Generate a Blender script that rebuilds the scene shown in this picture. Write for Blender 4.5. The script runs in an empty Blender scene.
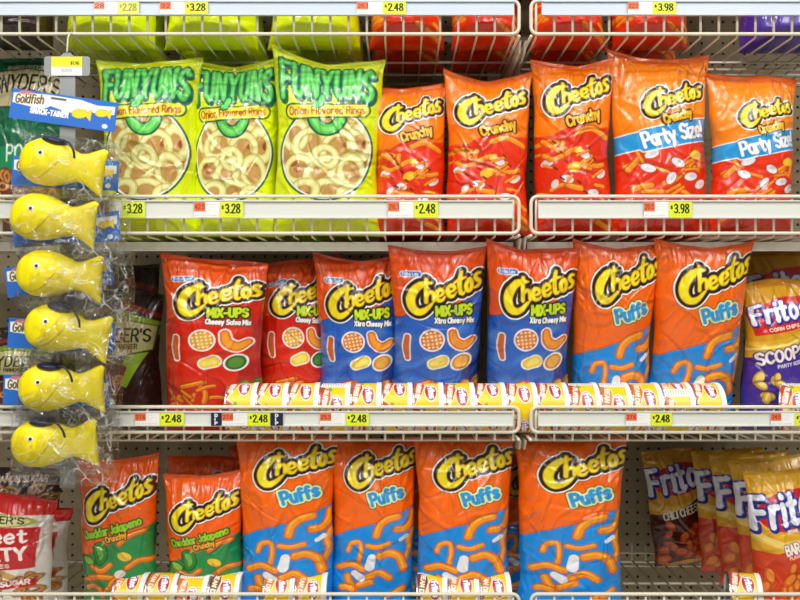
import bpy, math, random
import numpy as np

scene = bpy.context.scene
COL = scene.collection
R = math.radians

# ------------------------------------------------------------------ camera and picture mapping
CAMY, CAMZ, FPX = -1.5, 1.2, 840.0
def WX(px, y): return (px - 400.0) * (y - CAMY) / FPX
def WZ(py, y): return CAMZ + (300.0 - py) * (y - CAMY) / FPX

cam_d = bpy.data.cameras.new('camera'); cam = bpy.data.objects.new('camera', cam_d); COL.objects.link(cam)
cam.location = (0, CAMY, CAMZ); cam.rotation_euler = (R(90), 0, 0)
cam_d.sensor_width = 36; cam_d.lens = 36 * FPX / 800; cam_d.clip_start = 0.02
scene.camera = cam

# ------------------------------------------------------------------ colour and materials
def lin(c):
    c = np.asarray(c, float) / 255.0
    return np.where(c <= 0.04045, c / 12.92, ((c + 0.055) / 1.055) ** 2.4)

def mat(name, rgb=(200, 200, 200), rough=0.5, metal=0.0, attr=False, bump=0.0, bscale=60.0, spec=0.5, coat=0.0, vary=0.05, vscale=8.0, sheen=0.0):
    m = bpy.data.materials.new(name); m.use_nodes = True
    nt = m.node_tree; b = nt.nodes['Principled BSDF']
    b.inputs['Roughness'].default_value = rough; b.inputs['Metallic'].default_value = metal
    b.inputs['Specular IOR Level'].default_value = spec
    b.inputs['Coat Weight'].default_value = coat; b.inputs['Coat Roughness'].default_value = 0.075
    tc = nt.nodes.new('ShaderNodeTexCoord')
    if attr:
        a = nt.nodes.new('ShaderNodeAttribute'); a.attribute_name = 'print'
        nt.links.new(a.outputs['Color'], b.inputs['Base Color'])
    else:
        n = nt.nodes.new('ShaderNodeTexNoise'); n.inputs['Scale'].default_value = vscale; n.inputs['Detail'].default_value = 4
        nt.links.new(tc.outputs['Object'], n.inputs['Vector'])
        mx = nt.nodes.new('ShaderNodeMix'); mx.data_type = 'RGBA'
        l = lin(rgb)
        mx.inputs[6].default_value = (*(l * (1 - vary)), 1); mx.inputs[7].default_value = (*np.minimum(l * (1 + vary), 1), 1)
        nt.links.new(n.outputs['Fac'], mx.inputs[0]); nt.links.new(mx.outputs[2], b.inputs['Base Color'])
    if bump:
        n2 = nt.nodes.new('ShaderNodeTexNoise'); n2.inputs['Scale'].default_value = bscale; n2.inputs['Detail'].default_value = 3
        nt.links.new(tc.outputs['Object'], n2.inputs['Vector'])
        bp = nt.nodes.new('ShaderNodeBump'); bp.inputs['Strength'].default_value = bump; bp.inputs['Distance'].default_value = 0.004
        nt.links.new(n2.outputs['Fac'], bp.inputs['Height']); nt.links.new(bp.outputs['Normal'], b.inputs['Normal'])
    return m

M_BAG = mat('printed_film', attr=True, rough=0.33, spec=0.30, bump=0.30, bscale=55, coat=1.0)
M_PRINT = mat('printed_paper', attr=True, rough=0.55)
M_LABEL = mat('printed_can_label', attr=True, rough=0.28)
M_WIRE = mat('cream_coated_wire', (222, 217, 198), rough=0.4)
M_STEEL = mat('cream_painted_steel', (212, 209, 194), rough=0.45)
M_HOLD = mat('ticket_channel_plastic', (222, 225, 217), rough=0.3, vary=0.03)
M_HOLDB = mat('ticket_channel_blue_white_plastic', (200, 212, 228), rough=0.3, vary=0.03)
M_PEG = mat('pegboard_paint', (148, 134, 106), rough=0.6)
M_BACK = mat('dark_backing', (40, 34, 28), rough=0.9)
M_LID = mat('white_lid_plastic', (238, 238, 238), rough=0.35, vary=0.02)
M_TIN = mat('tin_metal', (190, 192, 196), rough=0.25, metal=1.0)
M_FISH = mat('yellow_plastic', (255, 234, 0), rough=0.42, vary=0.03)
M_NAVY = mat('navy_plastic', (28, 34, 66), rough=0.35)
M_WHITE = mat('white_plastic', (245, 245, 245), rough=0.4, vary=0.02)
M_BLACK = mat('black_plastic', (10, 10, 10), rough=0.3)
M_GREY = mat('grey_translucent_strip', (140, 145, 146), rough=0.25, vary=0.03)
M_FLOOR = mat('vinyl_floor', (196, 192, 182), rough=0.3)
M_SEAM = mat('seam_shade_of_yellow', (205, 170, 10), rough=0.5)

def add_creases(m, strength, scale, dist):
    """sharp folds of crumpled film in the surface relief"""
    nt = m.node_tree; L = nt.links.new; b = nt.nodes['Principled BSDF']
    tc = nt.nodes.new('ShaderNodeTexCoord'); oi = nt.nodes.new('ShaderNodeObjectInfo')
    ad = nt.nodes.new('ShaderNodeVectorMath'); ad.operation = 'MULTIPLY_ADD'
    cx = nt.nodes.new('ShaderNodeCombineXYZ'); L(oi.outputs['Random'], cx.inputs[0]); L(oi.outputs['Random'], cx.inputs[2])
    ad.inputs[1].default_value = (1, .35, .62); L(tc.outputs['Object'], ad.inputs[0]); L(cx.outputs[0], ad.inputs[2])
    nz = nt.nodes.new('ShaderNodeTexNoise'); nz.inputs['Scale'].default_value = 9; L(ad.outputs[0], nz.inputs['Vector'])
    mx = nt.nodes.new('ShaderNodeMix'); mx.data_type = 'RGBA'; mx.blend_type = 'LINEAR_LIGHT'; mx.inputs[0].default_value = .06
    L(ad.outputs[0], mx.inputs[6]); L(nz.outputs['Color'], mx.inputs[7])
    v = nt.nodes.new('ShaderNodeTexVoronoi'); v.feature = 'DISTANCE_TO_EDGE'; v.inputs['Scale'].default_value = scale; L(mx.outputs[2], v.inputs['Vector'])
    mr = nt.nodes.new('ShaderNodeMapRange'); mr.interpolation_type = 'SMOOTHSTEP'; mr.inputs['From Max'].default_value = .10; mr.inputs['To Min'].default_value = 1; mr.inputs['To Max'].default_value = 0
    L(v.outputs['Distance'], mr.inputs['Value'])
    bp = nt.nodes.new('ShaderNodeBump'); bp.inputs['Strength'].default_value = strength; bp.inputs['Distance'].default_value = dist
    L(mr.outputs[0], bp.inputs['Height'])
    prev = b.inputs['Normal'].links
    if prev: L(prev[0].from_socket, bp.inputs['Normal'])
    L(bp.outputs['Normal'], b.inputs['Normal'])
add_creases(M_BAG, .7, 15, .0022)

def film_mat():
    m = bpy.data.materials.new('clear_film'); m.use_nodes = True
    nt = m.node_tree; nt.nodes.clear()
    o = nt.nodes.new('ShaderNodeOutputMaterial'); mx = nt.nodes.new('ShaderNodeMixShader')
    tr = nt.nodes.new('ShaderNodeBsdfTransparent'); tr.inputs[0].default_value = (0.985, 0.99, 0.99, 1)
    gl = nt.nodes.new('ShaderNodeBsdfGlossy'); gl.inputs['Roughness'].default_value = 0.07
    gl.inputs['Color'].default_value = (1, 1, 1, 1)
    lw = nt.nodes.new('ShaderNodeLayerWeight'); lw.inputs['Blend'].default_value = 0.35
    mr = nt.nodes.new('ShaderNodeMapRange'); mr.inputs['To Min'].default_value = 0.03; mr.inputs['To Max'].default_value = 0.45
    tc = nt.nodes.new('ShaderNodeTexCoord'); n = nt.nodes.new('ShaderNodeTexNoise')
    n.inputs['Scale'].default_value = 34; n.inputs['Detail'].default_value = 2; n.inputs['Distortion'].default_value = 1.5
    bp = nt.nodes.new('ShaderNodeBump'); bp.inputs['Strength'].default_value = 0.9; bp.inputs['Distance'].default_value = 0.01
    L = nt.links.new
    L(tc.outputs['Object'], n.inputs['Vector']); L(n.outputs['Fac'], bp.inputs['Height'])
    L(bp.outputs['Normal'], gl.inputs['Normal']); L(bp.outputs['Normal'], lw.inputs['Normal'])
    L(lw.outputs['Fresnel'], mr.inputs['Value']); L(mr.outputs[0], mx.inputs[0])
    L(tr.outputs[0], mx.inputs[1]); L(gl.outputs[0], mx.inputs[2])
    # white streaks painted along the folds, standing in for bright crease highlights
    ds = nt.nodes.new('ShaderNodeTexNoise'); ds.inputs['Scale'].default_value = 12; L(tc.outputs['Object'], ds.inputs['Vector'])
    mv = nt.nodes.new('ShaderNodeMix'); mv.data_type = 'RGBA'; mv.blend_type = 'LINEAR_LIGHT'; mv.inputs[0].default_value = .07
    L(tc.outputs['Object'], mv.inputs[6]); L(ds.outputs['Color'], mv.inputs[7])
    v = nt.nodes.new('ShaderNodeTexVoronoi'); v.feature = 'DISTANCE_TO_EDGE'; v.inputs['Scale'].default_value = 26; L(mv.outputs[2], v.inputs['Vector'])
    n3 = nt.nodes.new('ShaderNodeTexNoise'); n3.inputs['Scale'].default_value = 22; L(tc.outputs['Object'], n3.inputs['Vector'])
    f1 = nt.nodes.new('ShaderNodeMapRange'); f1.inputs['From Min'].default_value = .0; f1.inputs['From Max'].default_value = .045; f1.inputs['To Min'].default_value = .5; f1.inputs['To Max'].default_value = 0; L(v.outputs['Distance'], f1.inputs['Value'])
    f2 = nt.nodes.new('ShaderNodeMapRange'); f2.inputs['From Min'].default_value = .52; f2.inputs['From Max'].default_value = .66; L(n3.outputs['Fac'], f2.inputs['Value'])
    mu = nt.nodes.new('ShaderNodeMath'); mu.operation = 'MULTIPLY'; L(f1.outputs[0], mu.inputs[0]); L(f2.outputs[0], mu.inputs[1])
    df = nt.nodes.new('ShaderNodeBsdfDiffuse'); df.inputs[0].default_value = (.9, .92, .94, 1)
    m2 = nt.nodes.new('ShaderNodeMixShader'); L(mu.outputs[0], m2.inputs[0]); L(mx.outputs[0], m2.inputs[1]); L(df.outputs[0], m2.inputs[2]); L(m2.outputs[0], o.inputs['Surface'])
    return m
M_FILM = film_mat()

# ------------------------------------------------------------------ mesh helpers
class MB:
    """collects shapes of one mesh"""
    def __init__(s): s.v = []; s.f = []; s.n = 0
    def add(s, v, f):
        v = np.asarray(v, float)
        s.v.append(v); s.f += [tuple(int(i) + s.n for i in q) for q in f]; s.n += len(v)
    def box(s, x0, x1, y0, y1, z0, z1):
        v = [(x, y, z) for x in (x0, x1) for y in (y0, y1) for z in (z0, z1)]
        s.add(v, [(0, 1, 3, 2), (4, 6, 7, 5), (0, 4, 5, 1), (2, 3, 7, 6), (0, 2, 6, 4), (1, 5, 7, 3)])
    def tube(s, pts, r, k=8, closed=False):
        pts = [np.array(p, float) for p in pts]; n = len(pts); V = []; F = []
        ref = None
        for i in range(n):
            a = pts[i - 1] if (i or closed) else pts[i]; b = pts[(i + 1) % n] if (i < n - 1 or closed) else pts[i]
            t = b - a; t /= (np.linalg.norm(t) + 1e-12)
            if ref is None:
                ref = np.cross(t, (0, 0, 1.0))
                if np.linalg.norm(ref) < 0.1: ref = np.cross(t, (1.0, 0, 0))
            ref = ref - t * ref.dot(t); ref /= np.linalg.norm(ref); up = np.cross(t, ref)
            rr = r[i] if hasattr(r, '__len__') else r
            for j in range(k):
                q = 2 * math.pi * j / k
                V.append(pts[i] + rr * (math.cos(q) * ref + math.sin(q) * up))
        m = n if closed else n - 1
        for i in range(m):
            for j in range(k):
                a = i * k + j; b = i * k + (j + 1) % k; c = ((i + 1) % n) * k
                F.append((a, b, c + (j + 1) % k, c + j))
        if not closed:
            F.append(tuple(range(k))[::-1]); F.append(tuple((n - 1) * k + j for j in range(k)))
        s.add(V, F)
    def grid(s, P):
        ny, nx = P.shape[:2]; base = np.arange(ny * nx).reshape(ny, nx)
        q = np.stack([base[:-1, :-1], base[:-1, 1:], base[1:, 1:], base[1:, :-1]], -1).reshape(-1, 4)
        s.add(P.reshape(-1, 3), q.tolist())
    def build(s, name, m, parent=None, smooth=False, colors=None):
        me = bpy.data.meshes.new(name)
        V = np.concatenate(s.v)
        me.from_pydata(V.tolist(), [], s.f)
        if smooth: me.polygons.foreach_set('use_smooth', [True] * len(me.polygons))
        if colors is not None:
            at = me.color_attributes.new('print', 'FLOAT_COLOR', 'POINT')
            c = np.ones((len(V), 4), np.float32); c[:, :3] = colors
            at.data.foreach_set('color', c.ravel())
        me.update()
        me.materials.append(m)
        o = bpy.data.objects.new(name, me); COL.objects.link(o)
        if parent is not None: o.parent = parent
        return o

def fast_grid_mesh(name, parts, m, parent=None):
    """parts: list of (P[ny,nx,3], colors[ny,nx,3], flip)"""
    V = np.concatenate([p[0].reshape(-1, 3) for p in parts]).astype(np.float32)
    C = np.ones((len(V), 4), np.float32); C[:, :3] = np.concatenate([p[1].reshape(-1, 3) for p in parts])
    qs = []; off = 0
    for P, _, fl in parts:
        ny, nx = P.shape[:2]; b = np.arange(ny * nx).reshape(ny, nx) + off
        q = np.stack([b[:-1, :-1], b[:-1, 1:], b[1:, 1:], b[1:, :-1]], -1).reshape(-1, 4)
        qs.append(q[:, ::-1] if fl else q); off += ny * nx
    Q = np.concatenate(qs).astype(np.int32)
    me = bpy.data.meshes.new(name)
    me.vertices.add(len(V)); me.vertices.foreach_set('co', V.ravel())
    me.loops.add(Q.size); me.loops.foreach_set('vertex_index', Q.ravel())
    me.polygons.add(len(Q)); me.polygons.foreach_set('loop_start', np.arange(len(Q), dtype=np.int32) * 4)
    me.polygons.foreach_set('loop_total', np.full(len(Q), 4, np.int32))
    me.polygons.foreach_set('use_smooth', np.ones(len(Q), bool))
    me.update(calc_edges=True); me.validate()
    at = me.color_attributes.new('print', 'FLOAT_COLOR', 'POINT'); at.data.foreach_set('color', C.ravel())
    me.materials.append(m)
    o = bpy.data.objects.new(name, me); COL.objects.link(o)
    if parent is not None: o.parent = parent
    return o

def tag(o, label, cat, group=None, kind=None):
    o['label'] = label; o['category'] = cat
    if group: o['group'] = group
    if kind: o['kind'] = kind
    return o
def struct(o): o['kind'] = 'structure'; return o
def empty(name, loc=(0, 0, 0), rot=(0, 0, 0)):
    o = bpy.data.objects.new(name, None); COL.objects.link(o); o.location = loc; o.rotation_euler = rot
    o.empty_display_size = 0.02
    return o

# ------------------------------------------------------------------ stroke lettering
GL = {
'A': "0,0 3,10 6,0|1.2,3.6 4.8,3.6", 'B': "0,0 0,10 3.5,10 5,9 5,6.5 3.5,5.2 0,5.2|3.5,5.2 5.6,4 5.6,1.3 4,0 0,0",
'C': "~5.6,8.2 3.2,10 .6,8 0,5 .6,2 3.2,0 5.6,1.8", 'D': "0,0 0,10 3,10 5.2,8 5.8,5 5.2,2 3,0 0,0", 'E': "5,10 0,10 0,0 5,0|0,5.2 4,5.2",
'F': "5,10 0,10 0,0|0,5.2 4,5.2", 'G': "~5.6,8.2 3.2,10 .6,8 0,5 .6,2 3.2,0 5.6,1.8|5.6,1.8 5.6,4.6 3.4,4.6", 'H': "0,0 0,10|5.5,0 5.5,10|0,5 5.5,5",
'I': "0,0 0,10", 'J': "~4,10 4,5 4,2 2.2,0 0,2", 'K': "0,0 0,10|5.5,10 0,4.4|1.8,6 5.5,0", 'L': "0,10 0,0 4.6,0", 'M': "0,0 0,10 3.4,3 6.8,10 6.8,0",
'N': "0,0 0,10 5.5,0 5.5,10", 'O': "~3,10 .6,8 0,5 .6,2 3,0 5.4,2 6,5 5.4,8 3,10", 'P': "0,0 0,10 3.8,10 5.4,8.8 5.4,6 3.8,4.6 0,4.6",
'Q': "~3,10 .6,8 0,5 .6,2 3,0 5.4,2 6,5 5.4,8 3,10|3.6,2.6 6,-.6", 'R': "0,0 0,10 3.8,10 5.4,8.8 5.4,6.2 3.8,5 0,5|3,5 5.6,0",
'S': "~5.2,8.4 3,10 .5,8.4 .8,6 3,5 5,3.8 5.2,1.6 3,0 .2,1.6", 'T': "0,10 6,10|3,10 3,0", 'U': "~0,10 0,5 .2,2 2.8,0 5.3,2 5.5,5 5.5,10", 'V': "0,10 3,0 6,10",
'W': "0,10 2,0 4,8 6,0 8,10", 'X': "0,0 6,10|0,10 6,0", 'Y': "0,10 3,5 6,10|3,5 3,0", 'Z': "0,10 5.6,10 0,0 5.6,0",
'a': "~4.6,5 2.2,6.6 0,4.6 0,2 2.2,0 4.6,1.8|4.6,6.5 4.6,0", 'b': "0,0 0,10|~0,5 2.4,6.6 4.6,4.8 4.6,1.8 2.4,0 0,1.6", 'c': "~4.4,5.4 2.4,6.6 .2,4.6 .2,2 2.4,0 4.4,1.2",
'd': "4.6,0 4.6,10|~4.6,5 2.2,6.6 0,4.8 0,1.8 2.2,0 4.6,1.6", 'e': "~.2,3.3 4.4,3.8 3.8,6 2.2,6.6 .2,4.8 .2,2 2.4,0 4.4,1.2", 'f': "~3.6,9.6 2.2,10 1.2,8.6 1.2,6 1.2,0|0,6.2 3.2,6.2",
'g': "~4.6,5 2.2,6.6 0,4.8 0,2 2.2,.2 4.6,1.8|~4.6,6.5 4.6,1 4.4,-2 2.2,-3 .2,-2", 'h': "0,0 0,10|~0,4.8 2.4,6.6 4.4,5 4.4,0", 'i': "0,0 0,6.4|0,8.9 0,9.2", 'j': "~1.6,6.4 1.6,0 1.4,-2.4 0,-3|1.6,8.9 1.6,9.2",
'k': "0,0 0,10|4,6.4 0,3|1.4,4 4.2,0", 'l': "0,0 0,10", 'm': "0,0 0,6.5|~0,5 1.8,6.6 3.2,5 3.2,0|~3.2,5 5,6.6 6.4,5 6.4,0", 'n': "0,0 0,6.5|~0,4.8 2.4,6.6 4.4,5 4.4,0",
'o': "~2.4,6.6 .4,5.2 0,3.3 .4,1.4 2.4,0 4.4,1.4 4.8,3.3 4.4,5.2 2.4,6.6", 'p': "0,-3 0,6.5|~0,5 2.4,6.6 4.6,4.8 4.6,1.8 2.4,0 0,1.6", 'q': "4.6,-3 4.6,6.5|~4.6,5 2.2,6.6 0,4.8 0,1.8 2.2,0 4.6,1.6",
'r': "0,0 0,6.5|~0,4.4 1.4,6.4 3.4,6.2", 's': "~4,5.6 2.2,6.6 .4,5.4 1,3.8 3.4,2.8 4,1.4 2.2,0 .2,1", 't': "~1.4,9.2 1.4,4 1.6,.8 2.6,0 3.6,.6|0,6.4 3.4,6.4",
'u': "~0,6.5 0,2 2,0 4.4,1.8|4.4,6.5 4.4,0", 'v': "0,6.5 2.4,0 4.8,6.5", 'w': "0,6.5 1.6,0 3.3,5 5,0 6.6,6.5", 'x': "0,0 4.4,6.5|0,6.5 4.4,0", 'y': "0,6.5 2.4,.4|4.8,6.5 1.6,-3", 'z': "0,6.4 4.4,6.4 0,0 4.4,0",
'0': "~2.6,10 .5,8 0,5 .5,2 2.6,0 4.7,2 5.2,5 4.7,8 2.6,10", '1': "0,8 2,10 2,0", '2': "~.2,8 1,9.6 2.8,10 4.8,8.6 4.6,6.4 2.4,3.4 .1,.1|0,0 5,0", '3': "~.2,8.6 2.4,10 4.6,8.4 4.4,6.2 2.2,5.2 4.6,4.2 4.9,1.8 2.6,0 .1,1.2",
'4': "4,0 4,10 0,3 5.4,3", '5': "4.6,10 .8,10 .4,5.6|~.4,5.6 2.8,6.2 4.8,4.6 4.8,1.8 2.6,0 .1,1", '6': "~4.4,9 2.6,10 .6,7.6 .1,3.4 1,.8 2.8,0 4.8,1.6 4.8,4 2.8,5.6 .6,4", '7': "0,10 5,10 1.8,0",
'8': "~2.6,5.3 .6,7 .7,9 2.6,10 4.5,9 4.6,7 2.6,5.3 .3,3.6 .3,1.2 2.6,0 4.9,1.2 4.9,3.6 2.6,5.3", '9': "~4.8,6 2.6,4.4 .5,5.8 .5,8.6 2.6,10 4.8,8.4 4.8,5 3.8,1.4 1.6,0",
'$': "~4.8,8 2.6,9 .4,7.6 1,5.6 4,4.4 4.8,2.6 2.6,1 .2,2.2|2.6,10.4 2.6,-.4", '.': "0,0 0,.3", '!': "0,3.4 .2,10|0,0 0,.4", '-': "0,4.4 3.2,4.4", "'": "0,10 0,7.8", '&': "~5.6,0 1,7 1,9.4 2.6,10 4,8.6 3,6.6 .4,3.6 .4,1 2.4,0 4.6,1.4 5.6,4",
}
def smooth_poly(p, n=4):
    p = np.array(p, float)
    if len(p) < 3: return p
    closed = np.allclose(p[0], p[-1])
    if closed: q = np.vstack([p[-2], p, p[1]])
    else: q = np.vstack([2 * p[0] - p[1], p, 2 * p[-1] - p[-2]])
    out = []
    for i in range(1, len(q) - 2):
        for k in range(n):
            t = k / n; a, b, c, d = q[i - 1:i + 3]
            out.append(.5 * ((2 * b) + (c - a) * t + (2 * a - 5 * b + 4 * c - d) * t * t + (-a + 3 * b - 3 * c + d) * t ** 3))
    out.append(p[-1])
    return np.array(out)
def glyph(ch):
    st = []
    for s in GL.get(ch, "").split('|'):
        if not s: continue
        sm = s[0] == '~'; p = [tuple(map(float, q.split(','))) for q in s.lstrip('~').split()]
        st.append(smooth_poly(p) if sm else np.array(p))
    return st
def text(s, x, y, h, wt, rot=0.0, sx=1.0, shear=0.0, track=2.4, width=None, bend=0.0, grow=None):
    """segments of a line of lettering; x,y left baseline, y down, rot positive rises to the right; width fits it"""
    strokes = []; cx = 0.0
    for ch in s:
        if ch == ' ': cx += 4.0; continue
        g = glyph(ch)
        if not g: continue
        mx = max(p[:, 0].max() for p in g)
        for p in g: strokes.append(p + np.array([cx, 0]))
        cx += mx + track
    tot = max(cx - track, 1e-6); k = h / 10.0; kx = k * sx
    if width: kx = width / tot
    c, sn = math.cos(R(rot)), math.sin(R(rot)); out = []
    for p in strokes:
        ff = p[:, 0] / tot
        X = p[:, 0] * kx + p[:, 1] * k * shear
        kk = k * (1 + (grow * (ff - .5) if grow else 0))
        Y = p[:, 1] * kk + bend * (1 - (2 * ff - 1) ** 2)
        PX = x + X * c + Y * -sn * -1 * 0 + (-Y * sn if False else 0) ; PY = y - (X * sn) - Y * c
        PX = PX - Y * sn
        for i in range(len(p) - 1):
            out.append((PX[i], PY[i], PX[i + 1], PY[i + 1], wt, wt))
    return out
def line(pts, r, sm=True):
    """pts (x,y) or (x,y,r)"""
    p = np.array([(q[0], q[1], q[2] if len(q) > 2 else r) for q in pts], float)
    if sm and len(p) > 2: p = smooth_poly(p, 5)
    return [(a[0], a[1], b[0], b[1], a[2], b[2]) for a, b in zip(p[:-1], p[1:])]
def xf(segs, dx=0, dy=0, s=1.0, sy=None, rot=0.0):
    sy = sy or s; c, sn = math.cos(R(rot)), math.sin(R(rot)); out = []
    for a, b, d, e, r1, r2 in segs:
        a, b, d, e = a * s, b * sy, d * s, e * sy
        m = (s + sy) / 2
        out.append((dx + a * c + b * sn, dy - a * sn + b * c, dx + d * c + e * sn, dy - d * sn + e * c, r1 * m, r2 * m))
    return out

class Canvas:
    def __init__(s, w, h, nx, ny, bg):
        s.w, s.h = w, h
        s.xs = np.linspace(0, w, nx); s.ys = np.linspace(0, h, ny)
        s.c = np.zeros((ny, nx, 3)); s.c[:] = lin(bg)
        s.aa = 0.8 * max(w / nx, h / ny)
        s.X, s.Y = np.meshgrid(s.xs, s.ys)
    def _win(s, x0, x1, y0, y1):
        return (slice(max(np.searchsorted(s.xs, x0) - 1, 0), np.searchsorted(s.xs, x1) + 1), slice(max(np.searchsorted(s.ys, y0) - 1, 0), np.searchsorted(s.ys, y1) + 1))
    def segs(s, segs, pad=10):
        D = np.full(s.c.shape[:2], 1e3)
        for ax, ay, bx, by, ra, rb in segs:
            r = max(ra, rb) + pad
            i, j = s._win(min(ax, bx) - r, max(ax, bx) + r, min(ay, by) - r, max(ay, by) + r)
            X = s.X[j, i]; Y = s.Y[j, i]
            if X.size == 0: continue
            dx, dy = bx - ax, by - ay; L = dx * dx + dy * dy
            t = np.clip(((X - ax) * dx + (Y - ay) * dy) / L, 0, 1) if L > 1e-9 else 0 * X
            d = np.hypot(X - ax - t * dx, Y - ay - t * dy) - (ra + (rb - ra) * t)
            D[j, i] = np.minimum(D[j, i], d)
        return D
    def ell(s, cx, cy, rx, ry, rot=0):
        c, sn = math.cos(R(rot)), math.sin(R(rot)); X = s.X - cx; Y = s.Y - cy
        a = X * c - Y * sn; b = X * sn + Y * c
        return (np.hypot(a / rx, b / ry) - 1) * min(rx, ry)
    def poly(s, pts):
        p = np.array(pts, float); D = s.segs([(a[0], a[1], b[0], b[1], 0, 0) for a, b in zip(p, np.roll(p, -1, 0))], pad=12)
        ins = np.zeros(s.X.shape, bool)
        for a, b in zip(p, np.roll(p, -1, 0)):
            if a[1] == b[1]: continue
            cr = ((a[1] > s.Y) != (b[1] > s.Y)) & (s.X < (b[0] - a[0]) * (s.Y - a[1]) / (b[1] - a[1]) + a[0])
            ins ^= cr
        return np.where(ins, -D, D)
    def below(s, pts):
        """region under a curve y(x)"""
        p = np.array(pts, float); return np.interp(s.X, p[:, 0], p[:, 1]) - s.Y
    def fill(s, D, rgb, grow=0.0, op=1.0, mask=None):
        a = np.clip(.5 - (D - grow) / s.aa, 0, 1) * op
        if mask is not None: a = a * np.clip(.5 - mask / s.aa, 0, 1)
        col = lin(rgb) if np.ndim(rgb) == 1 or not hasattr(rgb, 'shape') else rgb
        s.c = s.c * (1 - a[..., None]) + col * a[..., None]
    def layers(s, segs, *lay, mask=None):
        D = s.segs(segs)
        for rgb, g in lay: s.fill(D, rgb, g, mask=mask)
        return D
    def mottle(s, amt, sc, seed):
        rg = np.random.RandomState(seed); n = 0
        for k in range(7):
            a = rg.uniform(0, 6.28); f = sc * rg.uniform(.5, 2.2)
            n = n + np.sin((s.X * math.cos(a) + s.Y * math.sin(a)) * f + rg.uniform(0, 6.28) + 1.5 * np.sin(s.X * f * .4 + s.Y * f * .3))
        return n / 7 * amt

# ------------------------------------------------------------------ the artwork printed on the bags
NX, NY = 150, 270
def cheese_logo():
    S = []
    S += line([(39, 9, 1.2), (33, 9.5, 3.4), (24, 13, 4.8), (14, 24, 5.8), (9, 37, 6.4), (11, 49, 6.2), (18, 54, 5.2), (27, 50, 3.8), (35, 42, 2.2), (38, 39, 1.0)], 3)
    S += line([(33, 4, 2.6), (31, 18, 3.0), (29, 38, 3.0)], 3) + line([(30, 29, 2.8), (35, 23, 2.8), (39.5, 25, 3), (39, 36, 2.6)], 3)
    e = [(44, 30.5, 2.2), (50, 28.5, 2.2), (52.5, 25, 2.6), (50, 20.5, 2.9), (45.5, 22, 3), (43, 29, 3.2), (45, 36, 3), (50, 36.5, 2.4), (54, 32, 1.4)]
    S += line(e, 2.6) + xf(line(e, 2.6), 14.5, -4.2)
    S += line([(77, -1, 2.4), (74, 12, 3.3), (73.5, 27, 3.2), (76, 31.5, 2.6), (79, 29, 1.4)], 3) + line([(67.5, 13, 1.6), (74, 9.5, 2.6), (82, 8, 1.6)], 2)
    S += line([(85, 13, 3), (81.5, 20, 3), (83, 28, 3), (87, 28, 3), (89, 20.5, 3), (87.5, 14, 3), (85, 13, 3)], 3)
    S += line([(101, 9, 1.6), (97, 8, 2.8), (94, 12, 2.9), (96.5, 17, 3), (99.5, 21, 3), (97.5, 26, 3), (92, 27, 1.6)], 2.6)
    return S
LOGO = cheese_logo()
def logo(C, x, y, w, rot=0, q=.86):
    k = w / 104.0; D = C.segs(xf(LOGO, x, y, k, k * q, rot=rot), pad=12)
    C.fill(D, (25, 16, 10), 7.6 * k, op=.55)
    C.fill(D, (250, 248, 240), 6.4 * k); C.fill(D, (38, 24, 16), 4.7 * k)
    C.fill(D, (214, 150, 12), .2 * k); C.fill(D, (240, 222, 30), -.7 * k)
def curl(C, pts, r, mask=None, c1=(206, 84, 8), c2=(244, 140, 20), c3=(252, 178, 60)):
    D = C.segs(line(pts, r))
    C.fill(D, (150, 40, 5), r * .16, op=.6, mask=mask); C.fill(D, c1, mask=mask); C.fill(D, c2, -r * .28, mask=mask)
    D2 = C.segs(line([(p[0] - r * .15, p[1] - r * .35) for p in pts], r * .22)); C.fill(D2, c3, mask=mask, op=.8)
def curls(C, seed, n, box, r=(2.6, 4), mask=None, **k):
    rg = random.Random(seed)
    for _ in range(n):
        x = rg.uniform(box[0], box[1]); y = rg.uniform(box[2], box[3]); a = rg.uniform(-.7, .7) + (math.pi / 2 if rg.random() < .25 else 0)
        l = rg.uniform(5, 11); b = rg.uniform(-4, 4)
        p = [(x - l * math.cos(a), y - l * math.sin(a)), (x + b * math.sin(a), y + b * math.cos(a)), (x + l * math.cos(a), y + l * math.sin(a) + b)]
        curl(C, p, rg.uniform(*r), mask, **k)
def chips(C, seed, n, box, r=(6, 10), mask=None, c1=(190, 110, 20), c2=(238, 180, 60), sh=(110, 50, 10)):
    rg = random.Random(seed)
    for _ in range(n):
        x = rg.uniform(box[0], box[1]); y = rg.uniform(box[2], box[3]); a = rg.uniform(0, 180); q = rg.uniform(*r)
        D = C.ell(x, y, q, q * rg.uniform(.5, .8), a); C.fill(D, sh, 1.0, op=.6, mask=mask); C.fill(D, c1, mask=mask)
        D = C.ell(x + 1, y - 1, q * .72, q * .42, a); C.fill(D, c2, mask=mask)
def tiny_banner(C, x, y, w=17, rot=12):
    D = C.segs(line([(x, y), (x + w, y - w * math.tan(R(rot)))], 2.6, False)); C.fill(D, (225, 235, 250), .9); C.fill(D, (60, 110, 190))
    C.layers(text("Frito Lay", x, y + 1.4, 3.0, .32, rot=rot, width=w), ((255, 255, 255), 0))

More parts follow.
